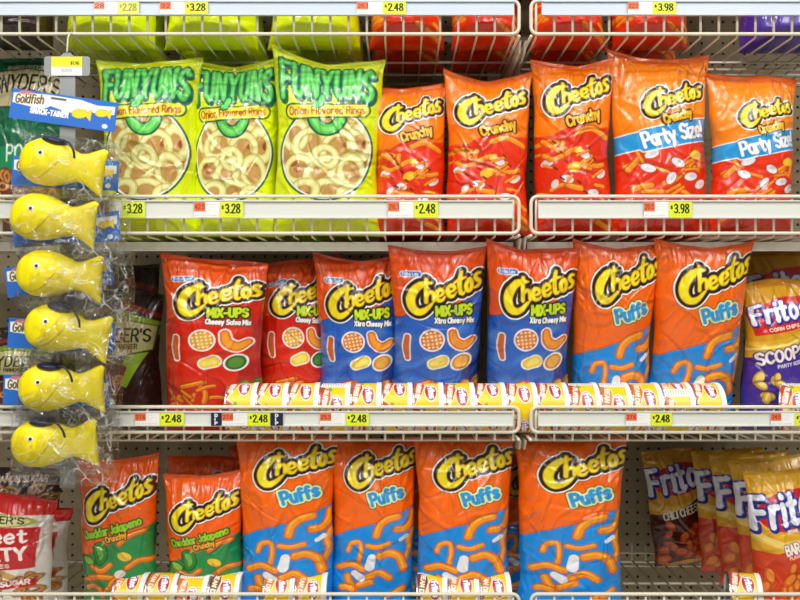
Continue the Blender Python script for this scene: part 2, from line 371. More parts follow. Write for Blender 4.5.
def art_rings():
    H = 172; C = Canvas(100, H, NX, NY, (220, 236, 2))
    C.fill(C.below([(0, 6), (30, 8), (70, 7), (100, 6)]) * -1 + 0, (226, 240, 20))
    win = C.ell(50, 91, 42, 44)
    C.fill(win, (24, 92, 72), 3.6); C.fill(win, (248, 248, 235), 1.6); C.fill(win, (196, 150, 84))
    rg = random.Random(4)
    for k in range(26):
        D = C.ell(rg.uniform(12, 88), rg.uniform(42, 140), rg.uniform(2, 5), rg.uniform(2, 4), rg.uniform(0, 90)); C.fill(D, rg.choice([(150, 60, 30), (214, 120, 60), (226, 200, 120), (172, 96, 52)]), mask=win)
    for (x, y, rx, ry, ro) in [(30, 84, 12, 9, 20), (72, 86, 14, 9, -30), (20, 104, 10, 13, 0), (50, 92, 12, 8, 10), (82, 112, 9, 14, 10), (34, 112, 15, 12, 25), (62, 118, 14, 16, -20), (24, 138, 12, 12, 0), (46, 140, 15, 10, 40), (76, 140, 11, 15, 15), (56, 160, 15, 10, -10), (30, 160, 12, 9, 20), (74, 164, 10, 9, 0), (50, 126, 9, 11, 60)]:
        D = np.abs(C.ell(x, y - 31, rx, ry, ro)) - 3.1
        C.fill(D, (158, 132, 50), .7, mask=win, op=.7); C.fill(D, (222, 212, 122), mask=win); C.fill(D, (240, 236, 170), -1.3, mask=win)
    g = line([(36, 52, 4), (38, 60, 4.4), (45, 67, 4.6), (55, 67, 4.6), (62, 60, 4.4), (64, 52, 4)], 4)
    C.layers(g, ((20, 92, 66), 2.2), ((84, 206, 84), 0), ((130, 226, 110), -2.6))
    D = C.segs(line([(17, 50.5, 5.8), (84, 47.5, 5.8)], 6, False)); C.fill(D, (30, 100, 50), 1.8); C.fill(D, (240, 222, 50))
    C.layers(text("Onion Flavored Rings", 14, 53.6, 7.0, .62, rot=2.4, width=72), ((168, 58, 20), 0))
    T = text("FUNYUNS", 8, 38, 29, 2.35, rot=0, width=83, bend=4, track=3.2)
    T = [s for s in T]
    C.layers([(a + 1.6, b + 2.4, c + 1.6, d + 2.4, r, q) for a, b, c, d, r, q in T], ((18, 100, 84), 1.7))
    C.layers(T, ((18, 100, 84), 1.5), ((88, 208, 92), 0), ((128, 226, 120), -1.5))
    C.layers(line([(46, 35), (43, 42), (40, 43)], 2.6), ((18, 100, 84), 1.5), ((88, 208, 92), 0))
    C.layers(text("BRAND", 68, 41, 2.4, .3), ((60, 110, 40), 0))
    return C.c
def red_field(C, edge, seed, red=(228, 48, 8), y0=0):
    C.fill(C.below(edge), (150, 30, 8), 1.2, op=.5); C.fill(C.below(edge), red)
def art_crunchy():
    C = Canvas(100, 222, NX, NY, (252, 126, 6))
    C.fill(-C.below([(0, 5), (100, 5)]), (240, 104, 4))
    red_field(C, [(0, 92), (20, 94), (38, 84), (60, 80), (80, 84), (100, 80)], 1)
    curl(C, [(52, 90), (70, 84), (92, 94)], 4.6); curl(C, [(2, 104), (16, 100), (30, 104)], 3.6)
    for seed in (3,): curls(C, seed, 15, (4, 96, 100, 214), (3.0, 4.6))
    for (x, y, a) in [(14, 128, 20), (62, 118, -30), (84, 142, 35), (38, 150, -15), (70, 168, 10)]:
        D = C.ell(x, y, 8, 5, a); C.fill(D, (176, 52, 30), 1.0); C.fill(D, (236, 226, 222)); C.fill(C.ell(x + 2, y - 1, 4.4, 2.4, a), (205, 205, 220))
    C.fill(C.ell(48, 134, 9, 6, 20), (250, 190, 40)); curls(C, 44, 12, (4, 96, 104, 190), (1.6, 3.0)); C.fill(C.ell(54, 112, 5, 3, 40), (250, 214, 90)); C.fill(C.ell(22, 156, 6, 4, 60), (232, 220, 214)); curl(C, [(10, 118), (20, 124), (32, 120)], 3.6)
    for q in range(10): C.layers(line([(20 + q * 7.7 % 60, 100 + q * 13.1 % 70), (24 + q * 7.7 % 60, 103 + q * 13.1 % 70)], 1.2, False), ((120, 24, 10), 0))
    logo(C, 7, 24, 88, 5)
    C.layers(text("Crunchy", 40, 82, 13, 1.5, rot=16, width=44), ((60, 16, 4), 2.2), ((250, 190, 36), 0))
    C.layers(text("MADE WITH REAL", 70, 22, 2.6, .3, rot=14, width=22), ((250, 210, 110), 0))
    return C.c
def art_party():
    C = Canvas(100, 206, NX, NY, (252, 136, 8))
    C.fill(-C.below([(0, 5), (100, 5)]), (228, 100, 12))
    red_field(C, [(0, 104), (30, 104), (60, 96), (100, 88)], 2)
    curls(C, 8, 12, (6, 94, 104, 178), (2.8, 4.4)); curls(C, 58, 12, (20, 100, 112, 178), (1.5, 2.6)); 
    for (x, y, a) in [(34, 112, 20), (62, 122, -30), (88, 146, 35), (30, 128, -25), (76, 138, 10), (54, 140, 60)]:
        D = C.ell(x, y, 7.5, 4.6, a); C.fill(D, (176, 52, 30), 1.0); C.fill(D, (238, 228, 226)); C.fill(C.ell(x + 2, y - 1, 4, 2.2, a), (205, 205, 220))
    C.fill(C.ell(84, 112, 8, 5, 10), (250, 200, 40))
    band = C.poly([(-2, 90), (22, 86), (24, 84), (102, 66), (102, 92), (60, 102), (26, 109), (22, 106), (-2, 110)])
    C.fill(band, (245, 248, 250), 1.2); C.fill(band, (40, 156, 222))
    C.layers(text("Party Size!", 28, 104, 17, 1.7, rot=13.5, width=68, track=2.0), ((30, 110, 180), 1.0), ((248, 250, 252), 0))
    logo(C, 24, 34, 68, 5, .9)
    C.layers(text("Crunchy", 50, 76, 10, 1.2, rot=16, width=30), ((60, 16, 4), 1.8), ((250, 190, 36), 0))
    return C.c
def art_mix(blue):
    C = Canvas(100, 226, NX, NY, (234, 82, 8))
    C.fill(-C.below([(0, 5), (100, 5)]), (224, 74, 6))
    low = (30, 92, 190) if blue else (208, 32, 10)
    edge = [(0, 78), (14, 72), (30, 74), (52, 62), (80, 54), (100, 40)]
    C.fill(C.below(edge), (26, 20, 60) if blue else (120, 14, 12), .8); C.fill(C.below(edge), low)
    D = C.below([(0, 400), (66, 200), (100, 60)]); C.fill(D, (34, 28, 84) if blue else (150, 22, 22), op=.7)
    n = C.mottle(1, .12, 5); a = np.clip(n, 0, 1)[..., None] * .5 * (C.below(edge) < 0)[..., None]
    C.c = C.c * (1 - a) + lin((110, 170, 232) if blue else (236, 92, 40)) * a
    ed = (244, 240, 236)
    D = C.ell(43, 101, 12.5, 12.5); C.fill(D, ed, 2); C.fill(D, (206, 92, 26) if blue else (214, 140, 30)); C.fill(D, (232, 132, 42) if blue else (234, 170, 50), -2)
    for i in range(-2, 3):
        for j in range(-2, 3):
            if i * i + j * j < 6: C.fill(C.ell(43 + i * 4.6 + j * .8, 101 + j * 4.6 - i * .8, 1.35, 1.35), (252, 236, 196))
    Dp = C.segs(line([(66, 92, 5), (69, 103, 6), (79, 109, 6.4), (89, 103, 4.6)], 5)); C.fill(Dp, ed, 1.6); C.fill(Dp, (222, 108, 20)); C.fill(Dp, (246, 156, 46), -2.2)
    D = C.ell(78, 130, 11, 9, 30); C.fill(D, ed, 1.8)
    if blue: C.fill(D, (214, 138, 40)); C.fill(D, (240, 178, 74), -2.5)
    else: C.fill(D, (44, 96, 30)); C.fill(D, (84, 140, 48), -2.5)
    D = C.segs(line([(15, 98, 3), (14, 112, 3.6), (16, 126, 2.6)], 3)); C.fill(D, ed, 1.4); C.fill(D, (206, 96, 40))
    D = C.segs(line([(46, 132, 6), (56, 128, 7)], 6)); C.fill(D, ed, 1.6); C.fill(D, (240, 206, 56)); C.fill(D, (250, 226, 110), -3)
    curls(C, 12, 14, (0, 70, 152, 190), (2.2, 3.6), c1=(176, 62, 12), c2=(224, 116, 26)); chips(C, 5, 4, (60, 100, 160, 190), (6, 9), c1=(60, 110, 34) if not blue else (190, 120, 30), c2=(110, 150, 50) if not blue else (236, 180, 70))
    logo(C, 10, 27, 88, 5, .9)
    C.layers(text("MIX-UPS", 48, 70, 11, 1.45, rot=1, width=39), ((24, 30, 10), 2.0), ((196, 222, 30), 0))
    C.layers(text("Xtra Cheesy Mix" if blue else "Cheesy Salsa Mix", 46, 79, 6.2, .75, rot=-2, width=44), ((20, 10, 10), 1.0), ((250, 250, 246), 0))
    tiny_banner(C, 13, 26)
    return C.c
def art_puffs(H=222):
    C = Canvas(100, H, NX, NY, (246, 104, 4))
    C.fill(-C.below([(0, 5), (100, 5)]), (236, 92, 4))
    edge = [(0, 127), (18, 116), (40, 108), (66, 100), (84, 92), (100, 84)]
    C.fill(C.below(edge), (120, 50, 20), 1.4, op=.5); C.fill(C.below(edge), (8, 138, 224))
    n = C.mottle(1, .06, 9); a = np.clip(n, 0, 1)[..., None] * .5 * (C.below(edge) < 0)[..., None]; C.c = C.c * (1 - a) + lin((60, 176, 236)) * a
    o = dict(c1=(226, 104, 6), c2=(246, 148, 14), c3=(254, 190, 60))
    curl(C, [(54, 120), (58, 108), (68, 99), (80, 96)], 5.2, **o); curl(C, [(79, 113), (90, 112), (97, 104), (99, 92)], 5.0, **o)
    curl(C, [(99, 118), (94, 130), (96, 142), (91, 156)], 4.0, **o); curl(C, [(60, 148), (72, 145), (84, 152), (90, 168)], 5.4, **o)
    curl(C, [(20, 142), (24, 132), (34, 130), (36, 142), (34, 156)], 3.2, **o); curl(C, [(10, 166), (24, 160), (40, 166)], 4.4, **o)
    curl(C, [(44, 134), (56, 136), (70, 132)], 3.4, **o); curl(C, [(46, 176), (60, 170), (72, 178)], 4.6, **o)
    curls(C, 71, 7, (8, 96, 182, H - 8), (3.6, 5), **o)
    D = C.segs(line([(50, 150, 5), (48, 162, 6)], 5)); C.fill(D, (236, 238, 242))
    D = C.segs(line([(30, 172, 4), (38, 178, 5)], 4)); C.fill(D, (236, 238, 242))
    D = C.segs(line([(84, 128, 2.5), (91, 124, 3)], 3)); C.fill(D, (240, 240, 244))
    logo(C, 16, 16, 86, 5, .9)
    C.layers(text("Puffs", 50, 80, 15, 2.1, rot=15, width=38), ((30, 60, 60), 3.0), ((232, 236, 150), 2.0), ((40, 150, 216), .1))
    return C.c
def art_pepper():
    C = Canvas(100, 220, NX, NY, (242, 96, 8))
    edge = [(0, 128), (16, 122), (34, 112), (56, 102), (80, 92), (100, 82)]
    C.fill(C.below(edge), (90, 40, 10), 1.4, op=.5); C.fill(C.below(edge), (30, 142, 72))
    n = C.mottle(1, .07, 2); a = np.clip(n, 0, 1)[..., None] * .5 * (C.below(edge) < 0)[..., None]; C.c = C.c * (1 - a) + lin((20, 110, 54)) * a
    D = C.segs(line([(34, 112, 9), (36, 122, 8), (33, 130, 4)], 8)); C.fill(D, (14, 60, 20), 1.2); C.fill(D, (46, 128, 40)); C.fill(D, (104, 176, 70), -5)
    C.layers(line([(38, 106), (44, 98), (50, 96)], 1.6), ((130, 180, 80), 0))
    D = C.ell(16, 130, 12, 7, -10); C.fill(D, (20, 80, 20)); C.fill(D, (126, 186, 74), -1.6)
    o = dict(c1=(196, 82, 10), c2=(232, 128, 26))
    curl(C, [(62, 104), (74, 94), (90, 90)], 4, **o); curl(C, [(22, 138), (36, 142), (48, 134)], 4, **o); curl(C, [(16, 154), (34, 150), (50, 152)], 4.2, **o); curl(C, [(10, 170), (22, 164), (32, 168)], 4, **o)
    curl(C, [(44, 168), (48, 158), (60, 150)], 3.6, **o); curl(C, [(70, 138), (84, 130), (98, 132)], 4, **o); curls(C, 31, 8, (10, 96, 155, 200), **o)
    D = C.ell(68, 122, 9, 6, -20); C.fill(D, (240, 196, 50)); D = C.ell(60, 146, 8, 5, 20); C.fill(D, (232, 226, 220))
    logo(C, 5, 33, 92, 8, .85)
    C.layers(text("Cheddar Jalapeno", 12, 101, 10.5, 1.25, rot=16, width=78), ((26, 60, 14), 1.7), ((150, 206, 40), 0))
    C.layers(text("Crunchy", 44, 103, 7.5, .9, rot=17, width=28), ((60, 20, 4), 1.4), ((248, 180, 40), 0))
    return C.c
FRI = None
def corn_logo(C, x, y, w, rot=8, word="Fritos"):
    h = w * .38
    C.layers(text(word, x + 1.2, y + 1.5, h, w * .040, rot=rot, width=w, track=2.6, shear=.12), ((30, 40, 140), w * .028))
    C.layers(text(word, x, y, h, w * .037, rot=rot, width=w, track=2.6, shear=.12), ((30, 44, 150), w * .022), ((238, 240, 250), 0))
def art_corn(kind):
    if kind == 'scoops':
        C = Canvas(100, 240, NX, NY, (214, 156, 26)); C.fill(-C.below([(0, 6), (100, 6)]), (190, 128, 20))
        D = C.poly([(2, 44), (40, 26), (96, 18), (98, 60), (60, 74), (8, 84)]); C.fill(D, (204, 34, 24), 1.5)
        C.fill(C.below([(0, 96), (50, 88), (100, 66)]), (222, 174, 44)); C.fill(C.below([(0, 106), (50, 96), (100, 76)]), (250, 226, 130), 0, mask=-C.below([(0, 110), (50, 100), (100, 80)]))
        C.fill(C.below([(0, 122), (50, 106), (100, 86)]), (70, 44, 150))
        corn_logo(C, 8, 66, 78, 11)
        C.layers(text("CORN CHIPS", 26, 78, 5, .6, rot=11, width=46), ((250, 240, 220), 0))
        C.layers(text("SCOOPS!", 12, 132, 18, 2.0, rot=14, width=78), ((50, 20, 90), 1.6), ((250, 236, 240), 0))
        C.layers(text("PARTY SIZE", 40, 136, 5, .5, rot=13, width=36), ((240, 240, 250), 0))
        chips(C, 7, 11, (8, 96, 148, 200), (8, 13), c1=(206, 158, 40), c2=(244, 214, 110), sh=(50, 20, 90))
    elif kind == 'chili':
        C = Canvas(100, 198, NX, NY, (222, 160, 30))
        C.fill(C.ell(56, 44, 48, 26, 10), (196, 30, 30)); C.fill(C.below([(0, 82), (40, 90), (70, 84), (100, 68)]), (232, 190, 90), mask=-C.below([(0, 96), (40, 100), (70, 92), (100, 78)]))
        C.fill(C.below([(0, 104), (30, 102), (60, 92), (100, 76)]), (74, 26, 16))
        corn_logo(C, 3, 70, 106, 10)
        C.layers(text("BRAND", 48, 69, 4, .5, rot=10), ((250, 230, 220), 0))
        C.layers(text("CHILI CHEESE", 22, 114, 13, 1.1, rot=11, width=72), ((250, 240, 226), 0))
        chips(C, 17, 20, (8, 92, 122, 186), (9, 14), c1=(176, 62, 20), c2=(216, 104, 40), sh=(50, 14, 8))
        C.fill(C.ell(50, 190, 34, 5, 5), (214, 156, 80))
    else:
        C = Canvas(100, 198, NX, NY, (228, 172, 34))
        C.fill(C.ell(56, 46, 50, 27, 10), (204, 30, 28)); C.fill(C.below([(0, 76), (40, 88), (70, 84), (100, 66)]), (246, 214, 110), mask=-C.below([(0, 88), (40, 98), (70, 92), (100, 74)]))
        C.fill(C.below([(0, 104), (30, 104), (60, 94), (100, 80)]), (212, 62, 22))
        corn_logo(C, 3, 72, 106, 11)
        C.layers(text("BRAND", 48, 76, 4, .6, rot=11), ((250, 240, 230), 0))
        C.layers(text("BAR-B-Q", 42, 106, 13, 1.5, rot=11, width=50), ((120, 20, 10), 1.0), ((252, 244, 236), 0))
        C.layers(text("FLAVORED", 46, 112, 4, .5, rot=11, width=30), ((252, 230, 210), 0))
        chips(C, 27, 24, (6, 94, 118, 190), (9, 13), c1=(206, 88, 20), c2=(240, 140, 50), sh=(140, 30, 8))
    return C.c
def pretzels(C, seed, n, box, mask=None, c1=(150, 84, 30), c2=(204, 140, 70), sh=(60, 28, 10)):
    rg = random.Random(seed)
    for _ in range(n):
        x = rg.uniform(box[0], box[1]); y = rg.uniform(box[2], box[3]); a = rg.uniform(0, 180); q = rg.uniform(5, 8)
        D = np.abs(C.ell(x, y, q, q * .6, a)) - 1.7; C.fill(D, sh, .8, op=.6, mask=mask); C.fill(D, c1, mask=mask); C.fill(D, c2, -.7, mask=mask)
def art_pretzel(kind):
    if kind == 'green':
        C = Canvas(100, 190, NX, NY, (22, 104, 70))
        C.layers(text("BAKED PRETZELS", 24, 9, 4, .5, width=52), ((230, 220, 180), 0))
        D = C.poly([(-2, 13), (50, 10), (102, 14), (102, 50), (50, 54), (-2, 50)]); C.fill(D, (24, 50, 30), 1.6); C.fill(D, (196, 186, 142))
        C.layers(text("SNYDER'S", 8, 36, 19, 1.5, width=84), ((24, 22, 18), 0)); C.layers(text("OF HANOVER", 36, 47, 7.5, .8, width=46), ((40, 60, 36), 0))
        C.fill(C.below([(0, 96), (100, 92)]), (30, 142, 92)); C.layers(text("POP", 30, 110, 16, 1.2), ((228, 240, 228), 0))
        C.fill(C.below([(0, 122), (100, 118)]), (110, 62, 34)); pretzels(C, 3, 26, (2, 98, 122, 186))
    elif kind == 'brown':
        C = Canvas(100, 200, NX, NY, (48, 26, 22))
        C.fill(C.below([(0, 26), (50, 14), (100, 26)]), (140, 40, 30), mask=-C.below([(0, 34), (50, 22), (100, 34)]))
        D = C.poly([(-2, 40), (50, 28), (102, 40), (102, 62), (-2, 62)]); C.fill(D, (130, 160, 40))
        D = C.poly([(2, 48), (50, 40), (98, 48), (94, 84), (50, 92), (6, 84)]); C.fill(D, (60, 90, 30), 1.8); C.fill(D, (184, 178, 120))
        C.layers(text("SNYDER'S", 8, 72, 19, 1.5, width=82), ((30, 26, 20), 0)); C.layers(text("OF HANOVER", 30, 83, 7, .8, width=44), ((60, 50, 30), 0))
        D = C.poly([(58, 92), (90, 88), (56, 140), (40, 136)]); C.fill(D, (140, 176, 40))
        D = C.poly([(-2, 108), (48, 104), (60, 110), (40, 150), (-2, 150)]); C.fill(D, (196, 150, 90), 1.2); C.fill(D, (92, 46, 26))
        pretzels(C, 8, 10, (4, 46, 112, 146), mask=D)
        C.layers(text("DIPS", 8, 170, 12, 1.3), ((240, 236, 230), 0)); C.fill(C.ell(24, 182, 22, 5), (130, 170, 40))
    elif kind == 'sweet':
        C = Canvas(100, 186, NX, NY, (228, 222, 214))
        C.fill(-C.below([(0, 20), (30, 16), (60, 22), (100, 18)]), (200, 32, 30))
        D = C.ell(46, 31, 36, 8, 3); C.fill(D, (160, 160, 60), 1.5); C.fill(D, (222, 214, 150)); C.layers(text("SNYDER'S", 16, 35, 9, 1.0, rot=2, width=60), ((30, 40, 20), 0))
        D = C.poly([(8, 42), (92, 38), (88, 100), (14, 104)]); C.fill(D, (196, 30, 32))
        C.layers(text("Sweet", 14, 64, 19, 1.7, rot=3, width=66), ((250, 240, 236), 0)); C.layers(text("SALTY", 18, 88, 17, 2.0, rot=2, width=62), ((250, 240, 236), 0)); C.layers(text("PIECES", 34, 98, 5, .6, width=28), ((250, 230, 220), 0))
        D = C.poly([(20, 118), (50, 100), (84, 118)]); C.fill(D, (196, 156, 96))
        D = C.poly([(-2, 122), (90, 116), (90, 128), (-2, 132)]); pretzels(C, 4, 22, (4, 96, 112, 148)); C.fill(D, (190, 30, 30)); C.layers(text("CINNAMON SUGAR", 6, 128, 7, .9, rot=3, width=78), ((250, 244, 240), 0))
    else:
        C = Canvas(100, 150, NX, NY, (46, 24, 20)); C.layers(text("CINNAMON SUGAR", 14, 14, 7, .8, rot=2, width=70), ((206, 190, 170), 0))
        pretzels(C, 14, 24, (4, 96, 18, 46), c1=(120, 84, 44), c2=(176, 136, 84)); C.fill(C.below([(0, 50), (100, 46)]), (150, 26, 24)); C.fill(C.below([(0, 78), (100, 76)]), (200, 190, 170)); pretzels(C, 15, 20, (4, 96, 96, 148))
    return C.c
ART = {}
def get_art(k):
    if k not in ART:
        f = {'rings': art_rings, 'crunchy': art_crunchy, 'party': art_party, 'mixblue': lambda: art_mix(True), 'mixred': lambda: art_mix(False), 'puffs': art_puffs, 'puffslow': lambda: art_puffs(240), 'pepper': art_pepper,
             'scoops': lambda: art_corn('scoops'), 'chili': lambda: art_corn('chili'), 'bbq': lambda: art_corn('bbq'), 'green': lambda: art_pretzel('green'), 'brown': lambda: art_pretzel('brown'),
             'sweet': lambda: art_pretzel('sweet'), 'cinnamon': lambda: art_pretzel('cinnamon')}[k]
        ART[k] = f()
    return ART[k]
# ------------------------------------------------------------------ bags
def sstep(a, b, x):
    t = np.clip((x - a) / (b - a), 0, 1); return t * t * (3 - 2 * t)
def creases(U, V, W, H, rg, n, amp):
    """ridges and folds of stretched film; U -1..1, V 0..1 (up)"""
    X = U * W / 2; Z = V * H; out = np.zeros(U.shape)
    for k in range(n):
        typ = rg.rand()
        if typ < .45:      # from the top seam down
            x0 = rg.uniform(-.5, .5) * W; z0 = H * rg.uniform(.9, 1.0); a = rg.uniform(-.55, .55) - math.pi / 2; L = rg.uniform(.15, .5) * H
        elif typ < .8:     # from a side inward
            s = rg.choice([-1, 1]); x0 = s * W / 2 * .97; z0 = H * rg.uniform(.05, .95); a = (math.pi if s > 0 else 0) + rg.uniform(-.9, .9); L = rg.uniform(.1, .3) * H
        else:
            x0 = rg.uniform(-.3, .3) * W; z0 = H * rg.uniform(.1, .8); a = rg.uniform(0, 6.28); L = rg.uniform(.1, .25) * H
        dx, dz = math.cos(a), math.sin(a)
        t = (X - x0) * dx + (Z - z0) * dz; bendy = rg.uniform(-.25, .25)
        d = -(X - x0) * dz + (Z - z0) * dx + bendy * t * t / L * 2
        w = rg.uniform(.0016, .0050) * (1 + np.clip(t / L, 0, 1))
        fade = np.clip(1 - np.abs(t / L), 0, 1) ** .7
        A = amp * rg.uniform(.4, 1.0) * rg.choice([-1, 1])
        out += A * fade * (np.exp(-np.abs(d / w) ** 1.5) - .45 * np.exp(-((d - 1.6 * w) / (1.8 * w)) ** 2))
    return out

def bag_shape(U, V, W, H, T, el, er, seed, amp, puff=1.0, dent=0.6):
    rg = np.random.RandomState(seed)
    prof = np.clip(V / .10, 0, 1) ** .5 * (1 - (1 - np.clip((1 - V) / .38, 0, 1)) ** 2.0) ** .85
    side = (1 - np.abs(U) ** 2.5) ** .62
    t = T / 2 * prof * side
    hw = W / 2 * (1 - .105 * puff * np.sin(np.pi * np.clip(V, 0, 1)) ** .7 - .03 * (1 - V) + .008 * np.sin(V * 23 + seed))
    X = U * hw
    X = X + .004 * np.sin(V * 9 + seed) * (1 - V)
    top = el * np.clip(-U, 0, 1) ** 1.6 + er * np.clip(U, 0, 1) ** 1.6
    Z = V * H + top * sstep(.62, 1, V)
    w = creases(U, V, W, H, rg, 56, amp)
    lo = .0035 * np.sin(U * 3.1 + V * 7 + seed) * np.sin(V * 11 + seed * 1.7) + .002 * np.sin(U * 8 + V * 5 + seed)
    edge = np.clip((1 - np.abs(U)) / .10, 0, 1) * np.clip(V / .05, 0, 1) * np.clip((1 - V) / .03, 0, 1)
    puck = .0018 * np.sin(U * 21 + 2 * np.sin(U * 5 + seed)) * np.exp(-(1 - V) / .09) * np.clip((1 - V) / .015, 0, 1)
    yw = (w + lo * dent + puck) * edge
    ytop = .006 * np.sin(U * 3.4 + seed) * sstep(.75, 1, V)     # the seam is never quite straight
    return X, t, yw, ytop, Z

NBAG = [0]
def make_bag(name, art, W, H, T, el, er, seal_rgb, seed, amp=.0031, lo=False):
    NBAG[0] += 1
    a = get_art(art)
    ny, nx = (NY, NX)
    if lo: a = a[::2, ::2]; ny, nx = a.shape[:2]
    hs = .008
    U, V = np.meshgrid(np.linspace(-1, 1, nx), np.linspace(1, 0, ny))
    X, t, yw, yt, Z = bag_shape(U, V, W, H - hs, T, el, er, seed, amp)
    F = np.stack([X, -t + yw + yt, Z], -1)
    ub, vb = np.meshgrid(np.linspace(-1, 1, 30), np.linspace(1, 0, 50))
    Xb, tb, yb, ytb, Zb = bag_shape(ub, vb, W, H - hs, T, el, er, seed, amp)
    B = np.stack([Xb, tb + yb * .6 + ytb, Zb], -1)
    iy = np.linspace(0, ny - 1, 50).astype(int)
    cb = np.repeat(a[iy, 1][:, None, :], 30, 1)
    o = fast_grid_mesh(name, [(F, a, True), (B, cb, False)], M_BAG)
    # crimped seal along the top
    us = np.linspace(-1, 1, 121); k = 9; P = np.zeros((k, 121, 3)); Cc = np.zeros((k, 121, 3))
    X1, _, _, y1, Z1 = bag_shape(us, np.ones_like(us), W, H - hs, T, el, er, seed, amp)
    rg = np.random.RandomState(seed + 9); flop = rg.uniform(-.3, .5)
    for i in range(k):
        f = i / (k - 1)
        P[i, :, 0] = X1; P[i, :, 2] = Z1 + f * hs * math.cos(flop * f) - (.0012 * (np.arange(121) % 2) if i == k - 1 else 0)
        P[i, :, 1] = y1 - f * hs * math.sin(flop * f) + .0007 * (1 if i % 2 else -1) + .0022 * f * np.sin(us * 9 + seed)
        Cc[i] = a[2, nx // 2] * (1.0 if i % 2 else .95)
    s = fast_grid_mesh('top_seal', [(P, Cc, False)], M_BAG, o)
    return o

DECK = {0: 1.673, 1: 1.317, 2: .952, 3: .600}
FENCE = {0: (.002, .0615, .0325, .0585), 1: (.002, .068, .028, .060), 2: (.012, .057, .024, .0505), 3: (.002, .075, .033, .066)}   # bottom wire, top wire, channel from..to, above the deck
SEAL = {'rings': (196, 216, 24), 'crunchy': (232, 104, 16), 'party': (236, 116, 18), 'mixblue': (214, 66, 18), 'mixred': (214, 66, 18), 'puffs': (230, 88, 14), 'puffslow': (230, 88, 14), 'pepper': (224, 84, 20),
        'scoops': (196, 140, 24), 'chili': (206, 148, 30), 'bbq': (214, 158, 34), 'green': (18, 92, 60), 'brown': (50, 28, 24), 'sweet': (190, 28, 28), 'cinnamon': (46, 26, 22)}
def place_bag(name, art, tier, x0, x1, yl, ym, yr, label, cat, group, yb=.075, lean=0.0, roll=0.0, yaw=0.0, T=.085, seed=None, amp=.0031, lo=False, lift=0.0):
    """picture columns x0..x1 and heights yl, ym, yr of the top edge, taken where the top of the bag stands"""
    base = DECK[tier] + .0025 + lift
    H = .3
    for _ in range(3):
        ytop = yb - math.sin(R(lean)) * H
        H = (WZ(ym, ytop) - base) / math.cos(R(lean))
    ymid = yb - math.sin(R(lean)) * H * .7
    W = WX(x1, ymid) - WX(x0, ymid)
    el = (ym - yl) * (ytop - CAMY) / FPX; er = (ym - yr) * (ytop - CAMY) / FPX
    seed = seed if seed is not None else NBAG[0] * 13 + 5
    o = make_bag(name, art, W, H, T, el, er, SEAL[art], seed, amp, lo)
    o.location = ((WX(x0, ymid) + WX(x1, ymid)) / 2 + math.tan(R(roll)) * H * -.5, yb, base)
    o.rotation_euler = (R(lean), R(roll), R(yaw))
    return tag(o, label, cat, group)

# ------------------------------------------------------------------ the setting
def build_setting():
    # pegboard with real holes
    p = .0254; x0, x1, z0, z1 = -1.25, 1.5, .30, 2.3
    nx = int((x1 - x0) / p); nz = int((z1 - z0) / p); k = 8; r = .0034
    ang = [math.pi / 4 + 2 * math.pi * j / 4 for j in range(4)]
    V = []; F = []
    sq = np.array([(1, 1), (0, 1), (-1, 1), (-1, 0), (-1, -1), (0, -1), (1, -1), (1, 0)]) * p / 2
    ho = np.array([(math.cos(math.pi / 4 * (j + 1)), math.sin(math.pi / 4 * (j + 1))) for j in range(8)]) * r
    for i in range(nx):
        for j in range(nz):
            c = np.array([x0 + (i + .5) * p, z0 + (j + .5) * p]); n = len(V)
            for q in np.vstack([c + sq, c + ho]): V.append((q[0], 0, q[1]))
            for q in c + ho: V.append((q[0], .006, q[1]))
            for q in range(8):
                q2 = (q + 1) % 8; F.append((n + q, n + q2, n + 8 + q2, n + 8 + q)); F.append((n + 8 + q, n + 8 + q2, n + 16 + q2, n + 16 + q))
    m = MB(); m.add(V, F); o = m.build('wall_back', M_PEG); o.location = (0, .50, 0); struct(o)
    m = MB(); m.box(-1.25, 1.5, .52, .54, 0, 2.35); struct(m.build('trim_1', M_BACK))
    m = MB(); m.box(-3, 3, -3.2, .54, -.05, 0); struct(m.build('floor', M_FLOOR))
    for i, x in enumerate((-.997, .223, 1.443)):
        m = MB(); m.box(x - .015, x + .015, .475, .50, 0, 2.3); struct(m.build('trim_%d' % (i + 2), M_STEEL))
    m = MB(); m.box(-1.25, 1.5, -.02, .50, 2.055, 2.075); struct(m.build('trim_5', M_STEEL))  # unseen panel above the top shelf, added to block overhead light
    # plinth of the gondola
    m = MB(); m.box(-1.25, 1.5, .02, .50, 0, .18); struct(m.build('baseboard_front', M_STEEL))

def rounded_rect(xa, xb, za, zb, y, r=.012, k=5):
    pts = []
    for cx, cz, a0 in ((xb - r, zb - r, 0), (xa + r, zb - r, 90), (xa + r, za + r, 180), (xb - r, za + r, 270)):
        for i in range(k + 1):
            a = R(a0 + 90 * i / k); pts.append((cx + r * math.cos(a), y, cz + r * math.sin(a)))
    return pts

